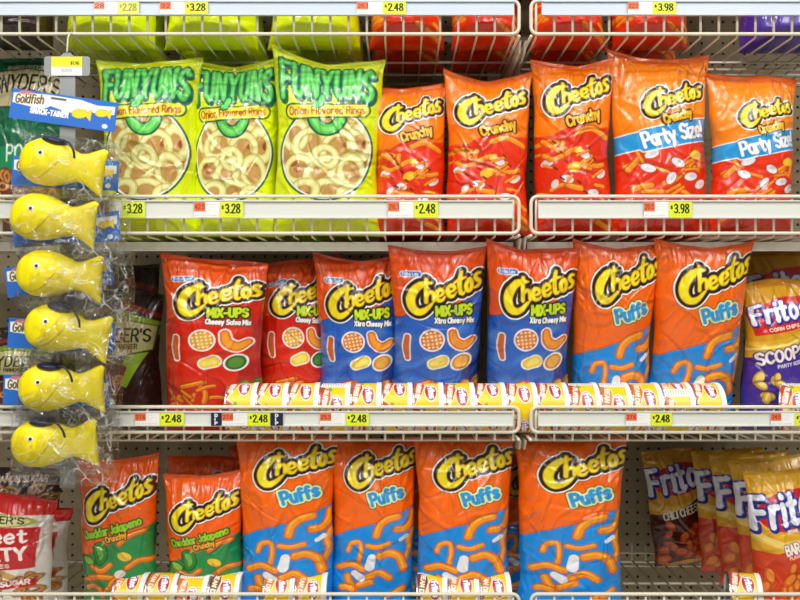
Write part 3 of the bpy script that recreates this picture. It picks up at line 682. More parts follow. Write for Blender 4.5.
def shelf(tier, xa, xb, label, hold, depth, solid=False, cross=(), inset=(.004, .004)):
    z = DECK[tier]; e = empty('wire_shelf', ((xa + xb) / 2, 0, z)); tag(e, label, 'shelf', 'wire basket shelves of the store fixture')
    ox, oz = (xa + xb) / 2, z
    a, b = xa - ox, xb - ox; zb_, H, h0, h1 = FENCE[tier]
    m = MB(); m.tube(rounded_rect(a, b, zb_, H, 0), .0032, 8, closed=True)
    n = int((b - a) / .0327); p0 = (b - a - n * .0327) / 2
    for i in range(n + 1):
        x = a + p0 + i * .0327
        if x - a < .008 or b - x < .008: continue
        m.tube([(x, .003, H - .001), (x, .003, .001)], .0024, 6)
    m.build('front_fence', M_WIRE, e, True)
    m = MB()
    for i in range(n + 1):
        x = a + p0 + i * .0327
        m.tube([(x, .003, .003), (x, .003, -.002), (x, .008, -.004), (x, depth, -.004)], .0023 if tier == 3 else .0019, 6)
    for y in cross: m.tube([(a, y, -.007), (b, y, -.007)], .0025, 6)
    m.tube([(a, depth, -.004), (b, depth, -.004)], .003, 6)
    m.tube([(a, 0, -.002), (a, depth, -.004)], .003, 6); m.tube([(b, 0, -.002), (b, depth, -.004)], .003, 6)
    m.build('wire_deck', M_WIRE, e, True)
    if solid:
        m = MB(); m.box(a + .002, b - .002, .060, .064, -.026, -.0095); m.box(a + .002, b - .002, .064, depth, -.014, -.0095)
        m.build('deck_pan', M_STEEL, e)
    # ticket channel: back strip with two curled lips
    m = MB(); ins = inset
    m.box(a + ins[0] + .008, b - ins[1] - .008, -.0070, -.0040, h0, h1)
    for zz in (h0, h1 - .0022): m.box(a + ins[0] + .008, b - ins[1] - .008, -.0105, -.0070, zz, zz + .0022)
    m.build('ticket_channel', hold, e)
    # brackets back to the uprights
    for x in (a, b):
        s = 1 if x < 0 else -1
        m = MB()
        x0 = x + (-.009 if s > 0 else .003); m.add([(x0, .012, -.006), (x0, .470, -.006), (x0, .470, -.062), (x0, .030, -.024), (x0 + .0035, .012, -.006), (x0 + .0035, .470, -.006), (x0 + .0035, .470, -.062), (x0 + .0035, .030, -.024)],
              [(0, 1, 2, 3), (7, 6, 5, 4), (0, 4, 5, 1), (1, 5, 6, 2), (2, 6, 7, 3), (3, 7, 4, 0)])
        m.build('bracket', M_STEEL, e)
    return e

# ------------------------------------------------------------------ tickets
def panel(name, w, h, C, m, parent=None, t=.0006):
    ny, nx = C.c.shape[:2]
    xs = np.linspace(0, w, nx); zs = np.linspace(h, 0, ny); X, Z = np.meshgrid(xs, zs)
    P = np.stack([X, 0 * X, Z], -1); Q = P + np.array([0, t, 0]); white = np.ones_like(C.c) * .8
    c = lambda A: A[::max(1, ny - 1), ::max(1, nx - 1)]
    ring = lambda i, j: None
    parts = [(P, C.c, True), (c(Q), c(white), False)]
    for sl in ((slice(None), 0), (slice(None), -1)):
        S = np.stack([P[sl], Q[sl]], 0); parts.append((S, np.stack([C.c[sl]] * 2, 0), False))
    for sl in ((0, slice(None)), (-1, slice(None))):
        S = np.stack([P[sl], Q[sl]], 0); parts.append((S, np.stack([C.c[sl]] * 2, 0), False))
    return fast_grid_mesh(name, parts, m, parent)

def ticket(tier, px0, pxy, px1, unit, price, label, faded=False, dip=(), hscale=1.0):
    y = -.0112; z = DECK[tier] + FENCE[tier][2] + .0012
    w1 = WX(pxy, y) - WX(px0, y) - .0006; w2 = WX(px1, y) - WX(pxy, y); h = FENCE[tier][3] - FENCE[tier][2] - .0042
    HT = 32.5; C = Canvas(w1 * 1000, HT, max(int(w1 * 3200), 8), 70, (240, 240, 236)); ww = w1 * 1000
    org = (232, 112, 66) if not faded else (232, 150, 120)
    D = C.poly([(0, 0), (ww * .44, 0), (ww * .44, 20), (0, 20)]); C.fill(D, org)
    C.layers(text(unit, 2, 15, 10, .9, width=ww * .36), ((170, 50, 20), 0))
    for k, yy in enumerate((4, 9, 14)): C.layers(text("------", ww * .52, yy + 3, 2.6, .25, width=ww * .3 * (1 if k < 2 else .6)), ((150, 150, 170), 0))
    C.layers(text("-- --- -----", 3, 29, 3, .4, width=ww * .8), ((120, 120, 150), 0))
    o = panel('price_ticket', w1, h, C, M_PRINT); o.location = (WX(px0, y), y, z)
    C = Canvas(w2 * 1000, HT, max(int(w2 * 3200), 8), 70, (226, 240, 30) if not faded else (232, 236, 110)); ww = w2 * 1000
    tc = (20, 24, 10) if not faded else (150, 160, 60)
    C.layers(text("$", 3, 15, 7, .8), (tc, 0)); C.layers(text(price, ww * .24, 23, 18, 1.5, width=ww * .62, track=2.6), (tc, 0)); C.layers(text("-----", ww * .3, 29.5, 2.4, .25, width=ww * .5), ((110, 120, 20), 0))
    q = panel('price_sticker', w2, h, C, M_PRINT, o); q.location = (w1 + .0006, 0, 0)
    return tag(o, label, 'price ticket', 'price tickets in the shelf channels')
def dip_marker(tier, px0, px1, label):
    y = -.0112; w = WX(px1, y) - WX(px0, y); C = Canvas(w * 1000, 32.5, 40, 80, (22, 26, 60)); ww = w * 1000
    for k, ch in enumerate("DIP"): C.layers(text(ch, ww * .5 - 2.2, 9.5 + k * 10, 7, .9), ((245, 245, 250), 0))
    o = panel('dip_marker', w, FENCE[tier][3] - FENCE[tier][2] - .0042, C, M_PRINT); o.location = (WX(px0, y), y, DECK[tier] + FENCE[tier][2] + .0012)
    return tag(o, label, 'shelf marker', 'navy dip markers')

# ------------------------------------------------------------------ cans
def can_art(kind):
    C = Canvas(100, 20, 330, 60, (246, 206, 20)); band = (206, 62, 24) if kind == 0 else (224, 110, 30) if kind == 1 else (120, 52, 26)
    for k in range(4):
        x = k * 25
        D = C.poly([(x - 2, 21), (x + 3, 12), (x + 9, 11.4), (x + 17, 14.2), (x + 21, 18), (x + 27, 21)]); C.fill(D, (250, 240, 200), .5); C.fill(D, band)
        C.layers(text("JALAPENO DIP" if kind == 0 else "BEAN DIP", x + 2.5, 16.2, 3.2, .42, rot=-9, width=17), ((250, 240, 220), 0))
        if kind == 0: C.fill(C.ell(x + 2, 12, 2.2, 1.4, 30), (120, 170, 50))
        D = C.ell(x + 14, 6.8, 6.6, 4.4, 8); C.fill(D, (250, 246, 230), .5); C.fill(D, (206, 30, 30))
        C.layers(text("Fritos", x + 9.0, 9.0, 4.6, .55, rot=8, width=10), ((40, 50, 150), .3), ((250, 250, 252), 0))
    D = C.poly([(94, -1), (100.5, -1), (100.5, 21), (94, 21)]); C.fill(D, (236, 236, 236))
    for k in range(9): C.layers(line([(95.2, 2 + k * 2), (99.2, 2 + k * 2)], .22, False), ((150, 150, 160), 0))
    return C.c
def make_can(kind):
    r, L = .0452, .0465; e = empty('dip_can')
    a = can_art(kind); ny, nx = a.shape[:2]
    th = np.linspace(0, 2 * math.pi, nx); ls = np.linspace(L / 2, -L / 2, ny)
    TH, LS = np.meshgrid(th, ls)
    P = np.stack([LS, -r * np.sin(TH), r * np.cos(TH)], -1)
    fast_grid_mesh('can_label', [(P, a, False)], M_LABEL, e)
    def lathe(prof, name, m):
        k = 64; V = []; F = []
        for x, q in prof:
            for j in range(k): V.append((x, -q * math.sin(2 * math.pi * j / k), q * math.cos(2 * math.pi * j / k)))
        for i in range(len(prof) - 1):
            for j in range(k): F.append((i * k + j, i * k + (j + 1) % k, (i + 1) * k + (j + 1) % k, (i + 1) * k + j))
        F.append(tuple(range(k))[::-1]); F.append(tuple((len(prof) - 1) * k + j for j in range(k)))
        mb = MB(); mb.add(V, F); return mb.build(name, m, e)
    l = L / 2
    lathe([(l - .001, r - .003), (l - .001, r + .0016), (l + .0075, r + .0016), (l + .0085, r + .0006), (l + .0085, r - .003), (l + .0055, r - .005), (l + .0055, .001)], 'plastic_lid', M_LID)
    lathe([(-l + .001, r - .003), (-l + .001, r + .001), (-l - .0012, r + .0014), (-l - .0024, r + .0008), (-l - .0024, r - .002), (-l + .0012, r - .0035), (-l + .0012, r - .012), (-l + .0004, r - .013), (-l + .0004, .001)], 'metal_end', M_TIN)
    return e
def copy_tree(o, parent=None):
    c = o.copy(); COL.objects.link(c); c.parent = parent
    for k in ('label', 'category', 'group'):
        if k in c: del c[k]
    for ch in list(o.children): copy_tree(ch, c)
    return c

# ------------------------------------------------------------------ hanging fish packs
def fish_profile(n=60):
    s = np.linspace(0, 1, n)
    kx = [0, .03, .10, .22, .36, .50, .62, .72, .80, .88, .95, 1.0]
    top = [.0, .018, .030, .0395, .041, .037, .030, .024, .026, .033, .039, .034]
    bot = [.0, -.018, -.030, -.038, -.039, -.035, -.029, -.024, -.026, -.034, -.042, -.043]
    th = [.0, .012, .021, .027, .028, .024, .017, .012, .0105, .010, .009, .003]
    return s, np.interp(s, kx, top), np.interp(s, kx, bot), np.interp(s, kx, th)
def sm(a, k=3):
    for _ in range(k): a = np.concatenate([[a[0]], (a[:-2] + 2 * a[1:-1] + a[2:]) / 4, [a[-1]]])
    return a
def make_pack():
    """header card at the top, clear bag, yellow fish-shaped container; origin at the card's hang hole"""
    e = empty('snack_container_pack')
    CW, CH = .186, .052
    C = Canvas(CW * 1000, CH * 1000, 300, 84, (34, 110, 206)); W_ = CW * 1000
    D = C.poly([(3, 7), (60, 3), (120, 4), (150, 10), (182, 8), (182, 22), (160, 26), (140, 22), (128, 30), (104, 28), (98, 34), (88, 26), (70, 22), (56, 30), (3, 24)]); C.fill(D, (236, 242, 250))
    D = C.ell(26, 5, 14, 3.4); C.fill(D, (214, 120, 120))
    C.layers(text("Goldfish", 8, 24, 15, 1.2, rot=5, width=48, shear=.15), ((236, 226, 190), 1.0), ((90, 70, 50), 0))
    C.layers(text("SNACK-TAINER", 36, 38, 8.5, 1.2, rot=0, width=66, track=3), ((250, 250, 255), 0))
    for fx, fy, q in ((122, 28, 1.0), (160, 22, .8)):
        D = np.minimum(C.ell(fx, fy, 13 * q, 7.5 * q, 10), C.poly([(fx + 9 * q, fy), (fx + 20 * q, fy - 9 * q), (fx + 19 * q, fy + 10 * q)])); C.fill(D, (222, 170, 10), .8); C.fill(D, (252, 222, 20))
    D = C.ell(168, 44, 5, 4); C.fill(D, (230, 235, 245)); D = C.segs(line([(70, 8), (94, 8)], 2.0, False)); C.fill(D, (90, 96, 104))
    c = panel('header_card', CW, CH, C, M_PRINT, e, t=.0012); c.location = (-CW / 2, -.0005, -CH + .008)
    # fish
    n = 72; k = 40; s, top, bot, th = fish_profile(n); top, bot, th = sm(top, 2), sm(bot, 2), sm(th, 2); L = .142
    cz = (top + bot) / 2; hz = (top - bot) / 2
    V = []
    for i in range(n):
        for j in range(k):
            q = 2 * math.pi * j / k; cc, ss = math.cos(q), math.sin(q); pw = .85
            x = -L / 2 + s[i] * L + (.006 * (hz[i] / .04) * (-(abs(ss)) ** 2) * sstep(.75, .95, s[i]) * -1)
            V.append((x, -th[i] * np.sign(cc) * abs(cc) ** pw, cz[i] + hz[i] * np.sign(ss) * abs(ss) ** pw))
    F = [(i * k + j, i * k + (j + 1) % k, (i + 1) * k + (j + 1) % k, (i + 1) * k + j) for i in range(n - 1) for j in range(k)]
    F += [tuple(range(k))[::-1], tuple((n - 1) * k + j for j in range(k))]
    mb = MB(); mb.add(V, F); f = mb.build('fish_container', M_FISH, e, True)
    f.location = (-.004, -.033, -.098)
    def surf(x, z):
        i = (x + L / 2) / L * (n - 1); t_ = np.interp(i, range(n), th); c_ = np.interp(i, range(n), cz); h_ = np.interp(i, range(n), hz)
        sn = np.clip(abs(z - c_) / h_, 0, .999) ** (1 / .85); return -t_ * (1 - sn * sn) ** (.5 * .85)
    def disc(x, z, r, lift, name, m, par):
        V = [(x, surf(x, z) - lift, z)]; K = 20
        for rr, dl in ((.6, 0.0), (1.0, 0.0008)):
            for j in range(K):
                q = 2 * math.pi * j / K; xx, zz = x + r * rr * math.cos(q), z + r * rr * math.sin(q); V.append((xx, surf(xx, zz) - lift + dl, zz))
        F = [(0, 1 + j, 1 + (j + 1) % K) for j in range(K)] + [(1 + j, 1 + K + j, 1 + K + (j + 1) % K, 1 + (j + 1) % K) for j in range(K)]
        F = [q[::-1] for q in F]; b = MB(); b.add(V, F); return b.build(name, m, par, True)
    disc(-.026, .013, .0052, .0012, 'eye', M_WHITE, f); disc(-.0255, .0130, .0028, .0026, 'pupil', M_BLACK, f)
    mb = MB(); pts = smooth_poly([(-.040, 0, -.030), (-.022, 0, -.026), (-.006, 0, -.010), (.004, 0, .004)], 8)
    mb.tube([(p[0], surf(p[0], p[2]) - .0001, p[2]) for p in pts], .0008, 6); mb.build('mouth_seam', M_SEAM, f, True)
    # navy cap with its hinge arm
    V = []; K = 20
    for i in range(9):
        v = i / 8 * math.pi
        for j in range(K):
            q = 2 * math.pi * j / K
            V.append((-.014 + .021 * math.cos(v), -.006 + .019 * math.sin(v) * math.cos(q), .037 + .0085 * math.sin(v) * math.sin(q) + .002 * math.cos(v) * -1))
    F = [(i * K + j, i * K + (j + 1) % K, (i + 1) * K + (j + 1) % K, (i + 1) * K + j) for i in range(8) for j in range(K)]
    mb = MB(); mb.add(V, F); mb.tube([(p[0], p[1], p[2]) for p in smooth_poly([(.004, -.018, .040), (.018, -.024, .036), (.028, -.026, .024), (.031, -.025, .012)], 6)], .0019, 8)
    mb.build('cap', M_NAVY, f, True)
    return e
def film_bag(seed):
    rg = np.random.RandomState(seed); nx, nz = 110, 90; U, V = np.meshgrid(np.linspace(-1, 1, nx), np.linspace(1, 0, nz))
    W, H = .186, .118
    side = (1 - np.abs(U) ** 3) ** .5; prof = np.clip(V / .16, 0, 1) ** .6 * (1 - (1 - np.clip((1 - V) / .5, 0, 1)) ** 2) ** .8
    X = U * W / 2 * (1 - .12 * np.sin(np.pi * V) ** .8) + .006 * np.sin(V * 8 + seed) * (1 - V); Z = V * H
    w = creases(U, V, W, H, rg, 80, .0075); ed = np.clip((1 - np.abs(U)) / .06, 0, 1) * np.clip((1 - V) / .04, 0, 1) * np.clip(V / .04, .2, 1)
    yf = -.068 * prof * side + w * ed; w2 = creases(U, V, W, H, rg, 30, .003)
    P = np.stack([X, yf - .002, Z], -1); Q = np.stack([X, -.003 + 0 * X + .003 * prof * side + w2 * .3 * ed, Z], -1)
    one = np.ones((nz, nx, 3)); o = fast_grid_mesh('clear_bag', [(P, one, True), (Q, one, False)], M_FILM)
    return o
# ================================================================== build
build_setting()
XL0, XL1, XR0, XR1 = -.985, .2125, .2340, 1.430
shelf(0, XL0, XL1, 'top left wire basket shelf with a bluish white price channel', M_HOLDB, .33, cross=(.15, .24, .31), inset=(.004, .002))
shelf(0, XR0, XR1, 'top right wire basket shelf seen from below above the party size bags', M_HOLDB, .33, cross=(.15, .20, .24, .31), inset=(.010, .004))
shelf(1, XL0, XL1, 'second left wire shelf carrying the lime onion ring bags', M_HOLD, .38, solid=True)
shelf(1, XR0, XR1, 'second right wire shelf carrying the party size orange bags', M_HOLD, .38, solid=True)
shelf(2, XL0, XL1, 'third left wire shelf carrying red and blue bags and dip cans', M_HOLD, .38, cross=(.03, .2))
shelf(2, XR0, XR1, 'third right wire shelf carrying blue and orange puff bags and purple bag', M_HOLD, .38, cross=(.03, .2))
shelf(3, XL0, XL1, 'bottom left wire shelf carrying green and blue snack bags', M_HOLD, .44, cross=(.2,))
s = shelf(3, XR0, XR1, 'bottom right wire shelf, mostly empty with bare wires showing', M_HOLD, .44, cross=(.15, .3))
m = MB(); a, b = (XR0 - XR1) / 2, (XR1 - XR0) / 2
for z in (.012, -.018): m.tube([(a + .01, .452, z), (b, .452, z)], .0022, 6)
i = 0
while a + .02 + i * .0254 * 1.25 < b:
    x = a + .02 + i * .0254 * 1.25; m.tube([(x, .455, -.022), (x, .455, .034)], .0015, 6); i += 1
m.build('rear_fence', M_WIRE, s, True)

# ---- second shelf: onion rings and crunchy bags
G1 = 'lime onion ring snack bags on the second shelf'; CB = 'snack bag'
place_bag('onion_ring_bag', 'rings', 1, 97, 203, 59, 62, 57, 'lime green onion ring bag behind the hanging fish packs strip', CB, G1, yb=.085, seed=3)
place_bag('onion_ring_bag', 'rings', 1, 188, 284, 58, 66, 56, 'middle one of three lime green onion ring bags', CB, G1, yb=.100, seed=21)
place_bag('onion_ring_bag', 'rings', 1, 271, 385, 44, 63, 60, 'tallest lime green onion ring bag, beside the orange crunchy bags', CB, G1, yb=.075, seed=33, roll=.5)
G2 = 'orange crunchy cheese snack bags'
place_bag('crunchy_cheese_bag', 'crunchy', 1, 371, 448, 86, 88, 82, 'smallest orange crunchy bag, beside the tallest lime onion ring bag', CB, G2, yb=.082, seed=41)
place_bag('crunchy_cheese_bag', 'crunchy', 1, 443, 532, 69, 80, 72, 'orange crunchy bag with tall pointed corner, in front of the shelf joint', CB, G2, yb=.074, seed=52)
place_bag('crunchy_cheese_bag', 'crunchy', 1, 530, 614, 59, 65, 56, 'orange crunchy bag next to the first party size bag', CB, G2, yb=.078, seed=63)
G3 = 'party size orange snack bags'
place_bag('party_size_bag', 'party', 1, 608, 710, 47, 60, 53, 'larger party size orange bag with blue band, beside crunchy bag', CB, G3, yb=.076, seed=74)
place_bag('party_size_bag', 'party', 1, 706, 797, 72, 76, 80, 'shorter party size orange bag with blue band at row end', CB, G3, yb=.072, seed=85)
place_bag('pretzel_bag', 'green', 1, -10, 72, 60, 57, 66, 'dark green and cream pretzel bag behind the topmost fish pack', CB, None, yb=.13, seed=90)

# ---- third shelf
G4 = 'red salsa mix snack bags'; G5 = 'blue cheesy mix snack bags'
place_bag('snack_mix_bag', 'mixred', 2, 160, 268, 252, 259, 262, 'large red salsa mix bag, fully visible beside the pretzel bag', CB, G4, yb=.085, seed=101, roll=.8, lean=3)
place_bag('snack_mix_bag', 'mixred', 2, 182, 262, 268, 266, 270, 'shaded red mix bag mostly hidden behind the large red one', CB, G4, yb=.20, seed=102, lo=True)
place_bag('snack_mix_bag', 'mixred', 2, 254, 338, 268, 259, 250, 'turned red salsa mix bag tucked behind the first blue bag', CB, G4, yb=.15, seed=112, yaw=12, roll=2, lean=3)
place_bag('snack_mix_bag', 'mixblue', 2, 314, 404, 251, 260, 252, 'blue cheesy mix bag next to the turned red bag', CB, G5, yb=.14, seed=123, lean=9)
place_bag('snack_mix_bag', 'mixblue', 2, 388, 486, 243, 251, 244, 'blue cheesy mix bag in the middle of the three blue ones', CB, G5, yb=.135, seed=134, lean=14)
place_bag('snack_mix_bag', 'mixblue', 2, 484, 577, 237, 249, 247, 'blue cheesy mix bag beside the orange puffs bags, under shelf joint', CB, G5, yb=.13, seed=145, lean=15)
G6 = 'orange and blue cheese puff bags on the third shelf'
place_bag('cheese_puff_bag', 'puffs', 2, 570, 658, 238, 247, 243, 'orange puffs bag beside the blue mix bag on third shelf', CB, G6, yb=.135, seed=156, lean=15)
place_bag('cheese_puff_bag', 'puffs', 2, 650, 748, 238, 247, 240, 'orange puffs bag beside the purple corn chip bag on third shelf', CB, G6, yb=.13, seed=167, lean=15)
place_bag('corn_chip_bag', 'scoops', 2, 741, 812, 284, 278, 282, 'purple and gold corn chip bag standing beside the puffs bag', CB, 'purple and gold corn chip bags', yb=.10, seed=178, lean=3)
place_bag('corn_chip_bag', 'scoops', 2, 738, 822, 250, 248, 250, 'shaded gold topped corn chip bag behind the purple one', CB, 'purple and gold corn chip bags', yb=.22, seed=179, lo=True)
place_bag('pretzel_bag', 'brown', 2, 92, 164, 292, 289, 294, 'dark brown pretzel bag with lime and tan panel behind fish packs', CB, None, yb=.15, seed=188)
place_bag('pretzel_bag', 'brown', 2, -20, 60, 330, 326, 332, 'brown pretzel bag at the far edge, mostly hidden by fish packs', CB, None, yb=.15, seed=189, lo=True)

# ---- bottom shelf
G7 = 'green jalapeno cheese snack bags'; G8 = 'orange and blue cheese puff bags on the bottom shelf'
place_bag('jalapeno_cheese_bag', 'pepper', 3, 78, 160, 456, 459, 452, 'green and orange jalapeno bag standing beside the pretzel bags', CB, G7, yb=.08, seed=201, lean=2)
place_bag('jalapeno_cheese_bag', 'pepper', 3, 163, 246, 474, 474, 468, 'green and orange jalapeno bag standing beside the bottom puffs bags', CB, G7, yb=.085, seed=212, lean=2)
place_bag('jalapeno_cheese_bag', 'pepper', 3, 166, 240, 456, 455, 458, 'shaded jalapeno bag, taller and behind the one beside puffs', CB, G7, yb=.20, seed=213, lo=True)
place_bag('cheese_puff_bag', 'puffslow', 3, 236, 338, 436, 435, 436, 'orange puffs bag next to the jalapeno bags on bottom shelf', CB, G8, yb=.075, seed=224)
place_bag('cheese_puff_bag', 'puffslow', 3, 228, 300, 446, 444, 446, 'shaded puffs bag peeking out between jalapeno and puffs bags', CB, G8, yb=.22, seed=225, lo=True)
place_bag('cheese_puff_bag', 'puffslow', 3, 328, 418, 435, 438, 435, 'orange puffs bag with no cans in front, second of four', CB, G8, yb=.09, seed=235)
place_bag('cheese_puff_bag', 'puffslow', 3, 413, 514, 436, 437, 436, 'orange puffs bag standing behind the three dip cans', CB, G8, yb=.075, seed=246)
place_bag('cheese_puff_bag', 'puffslow', 3, 513, 626, 437, 438, 434, 'widest orange puffs bag beside the bare pegboard', CB, G8, yb=.08, seed=257, roll=1)
place_bag('pretzel_bag', 'sweet', 3, -42, 57, 489, 492, 500, 'white and red sweet pretzel bag at the edge of bottom shelf', CB, 'sweet pretzel bags', yb=.075, seed=261, T=.09)
place_bag('pretzel_bag', 'sweet', 3, -20, 72, 505, 506, 508, 'shaded sweet pretzel bag right behind the white and red one', CB, 'sweet pretzel bags', yb=.17, seed=262, lo=True)
place_bag('pretzel_bag', 'cinnamon', 3, -24, 64, 468, 466, 470, 'dark brown cinnamon pretzel bag under the lowest fish pack', CB, None, yb=.27, seed=263)
G9 = 'gold and red barbecue corn chip bags'
place_bag('corn_chip_bag', 'chili', 3, 646, 706, 447, 448, 450, 'brown chili cheese corn chip bag standing alone at the back', CB, None, yb=.40, seed=271, roll=-6, T=.06)
place_bag('corn_chip_bag', 'bbq', 3, 747, 815, 470, 470, 466, 'front barbecue corn chip bag, gold above red', CB, G9, yb=.10, seed=281, roll=-2)
place_bag('corn_chip_bag', 'bbq', 3, 733, 812, 458, 457, 455, 'barbecue corn chip bag directly behind the front one', CB, G9, yb=.20, seed=282, roll=-3, T=.06, lo=True)
place_bag('corn_chip_bag', 'bbq', 3, 713, 790, 452, 453, 452, 'barbecue corn chip bag third from the front of its file', CB, G9, yb=.28, seed=283, roll=-4, T=.06, lo=True)
place_bag('corn_chip_bag', 'bbq', 3, 694, 766, 447, 449, 448, 'rearmost barbecue corn chip bag beside the chili cheese bag', CB, G9, yb=.36, seed=284, roll=-4, T=.06, lo=True)

# ---- bags on the topmost shelf, of which mostly the bottoms show
rows = [('rings', 66, 160, 'lime bag on the top shelf above the fish pack hook', 'onion_ring_bag'), ('rings', 164, 262, 'lime bag on the top shelf above the middle onion ring bag', 'onion_ring_bag'),
        ('rings', 266, 362, 'lime bag on the top shelf beside the red bags', 'onion_ring_bag'), ('crunchy', 366, 444, 'red based bag on the top shelf beside the lime bags', 'crunchy_cheese_bag'),
        ('crunchy', 448, 520, 'red based bag on the top shelf before the shelf joint', 'crunchy_cheese_bag'), ('crunchy', 528, 606, 'red based bag on the top shelf just past the shelf joint', 'crunchy_cheese_bag'),
        ('crunchy', 610, 690, 'red based bag on the top shelf beside the bare pegboard gap', 'crunchy_cheese_bag'), ('scoops', 738, 836, 'purple based bag on the top shelf, last of the row', 'corn_chip_bag'),
        ('brown', -40, 58, 'dark pretzel bag on the top shelf above the green pretzel bag', 'pretzel_bag')]
for k, (a_, x0, x1, lab, nm) in enumerate(rows):
    place_bag(nm, a_, 0, x0, x1, -118, -112, -118, lab, CB, 'bags on the topmost shelf', yb=.10 if a_ != 'scoops' else .12, seed=300 + k * 7, T=.13, lo=True)

# ---- second and third rows in the shade
brows = [(1, 'rings', [(104, 190), (196, 278), (290, 366)], 74, 'shaded lime bag in the row behind the front lime bags', 'onion_ring_bag', 'shaded onion ring bags behind'),
         (1, 'crunchy', [(378, 446), (452, 522)], 92, 'shaded orange crunchy bag in the row behind the smaller crunchy bags', 'crunchy_cheese_bag', 'shaded crunchy bags behind'),
         (1, 'party', [(536, 604), (616, 700)], 74, 'shaded party size bag in the row behind the taller orange bags', 'party_size_bag', 'shaded party size bags behind'),
         (2, 'mixblue', [(330, 404), (410, 484), (492, 566)], 262, 'shaded blue mix bag in the row behind the three blue ones', 'snack_mix_bag', 'shaded blue mix bags behind'),
         (2, 'puffs', [(574, 650), (656, 732)], 260, 'shaded puffs bag in the row behind the third shelf puffs', 'cheese_puff_bag', 'shaded puffs bags behind on the third shelf'),
         (2, 'brown', [(100, 160)], 262, 'shaded dark pretzel bag behind the lime and tan panelled one', 'pretzel_bag', None),
         (3, 'puffslow', [(318, 396), (402, 480), (486, 560)], 452, 'shaded puffs bag in the row behind the bottom puffs', 'cheese_puff_bag', 'shaded puffs bags behind on the bottom shelf'),
         (3, 'pepper', [(92, 160)], 470, 'shaded jalapeno bag behind the one beside the pretzel bags', 'jalapeno_cheese_bag', None)]
sd = 600
for t_, a_, sp, yt, lab, nm, gr in brows:
    for (x0, x1) in sp:
        sd += 7; place_bag(nm, a_, t_, x0, x1, yt, yt + 3, yt + 1, lab, CB, gr, yb=.225, seed=sd, lo=True, T=.08)
sd = 800
for k, (x0, x1, a_, nm, lab) in enumerate([(70, 170, 'rings', 'onion_ring_bag', 'shaded lime bag in the second row on the top shelf'), (175, 270, 'rings', 'onion_ring_bag', 'shaded lime bag in the second row on the top shelf'), (275, 366, 'rings', 'onion_ring_bag', 'shaded lime bag in the second row on the top shelf'),
        (372, 446, 'crunchy', 'crunchy_cheese_bag', 'shaded red based bag in the second row on the top shelf'), (450, 520, 'crunchy', 'crunchy_cheese_bag', 'shaded red based bag in the second row on the top shelf'), (528, 598, 'crunchy', 'crunchy_cheese_bag', 'shaded red based bag in the second row on the top shelf'), (604, 676, 'crunchy', 'crunchy_cheese_bag', 'shaded red based bag in the second row on the top shelf')]):
    place_bag(nm, a_, 0, x0, x1, -50, -46, -50, lab, CB, 'second row of the topmost shelf, ' + ('lime' if a_ == 'rings' else 'red'), yb=.25, seed=sd + k * 5, lo=True, T=.13)

# ---- dip cans lying on their sides
CK = [make_can(0), make_can(1), make_can(2)]; used = [False] * 3
def place_can(tier, px, kind, rot, label, group, yb=.052, yaw=0.0, dz=0.0):
    if not used[kind]: o = CK[kind]; used[kind] = True
    else: o = copy_tree(CK[kind])
    o.name = 'dip_can'
    o.rotation_mode = 'XYZ'
    o.location = (WX(px, yb - .03), yb, DECK[tier] + .0488 + dz); o.rotation_euler = (R(rot), 0, R(yaw))
    tag(o, label, 'can', group)
GA = 'dip cans lying in a row on the third shelf'
names = ['end dip can below the large red bag', 'dip can between the first and second price markers', 'dip can below the turned red bag', 'dip can with plain yellow side below first blue bag',
         'dip can above the last price ticket before the joint', 'dip can between the first and middle blue bags', 'dip can below the left edge of middle blue bag', 'dip can centred below the middle blue bag',
         'dip can below the right edge of middle blue bag', 'dip can showing fully in the gap between shelf sections', 'dip can under the third blue bag just past the joint', 'first dip can below the orange puffs bags',
         'dip can centred below the first puffs bag', 'dip can between the two orange puffs bags', 'dip can below the left edge of second puffs bag', 'dip can in the middle of the second puffs bag', 'dip can with a pale grey label side', 'dip can in front of the purple corn chip bag']
xs = [239, 271, 303, 336, 366, 398, 427, 458, 489, 519, 549, 581, 613, 644, 675, 706, 737, 768][:18]
xs = [239.5 + 31.15 * i for i in range(16)]
rots = [8, 14, 20, 58, 30, 10, 22, 34, 12, 26, 18, 48, 56, 40, 0, 16]
rots = [r_ - 30 for r_ in rots]
names = ['end dip can below the large red bag', 'dip can above the second navy dip marker', 'dip can below the turned red bag', 'plain yellow sided dip can below first blue bag edge',
         'dip can below the middle of first blue bag', 'dip can between first and middle blue bags', 'dip can below the near edge of middle blue bag', 'dip can centred below the middle blue bag', 'dip can between middle and third blue bags',
         'dip can showing in the gap between shelf sections', 'dip can below the third blue bag past the joint', 'first dip can below the orange puffs bags', 'dip can centred below the first orange puffs bag',
         'dip can between the two orange puffs bags', 'dip can with a pale grey side below second puffs bag', 'last of the unbroken can row, beside the purple bag']
kinds = [0, 0, 0, 0, 0, 0, 0, 0, 0, 0, 0, 0, 1, 1, 1, 0]
for x, r_, n_, k_ in zip(xs, rots, names, kinds): place_can(2, x, k_, r_ + (86 if 'grey' in n_ else 0), n_, GA)
place_can(2, 803, 0, 20, 'dip can turned to show its metal end, beyond the row', GA, yaw=-28)
GB = 'dip cans lying on the bottom shelf'
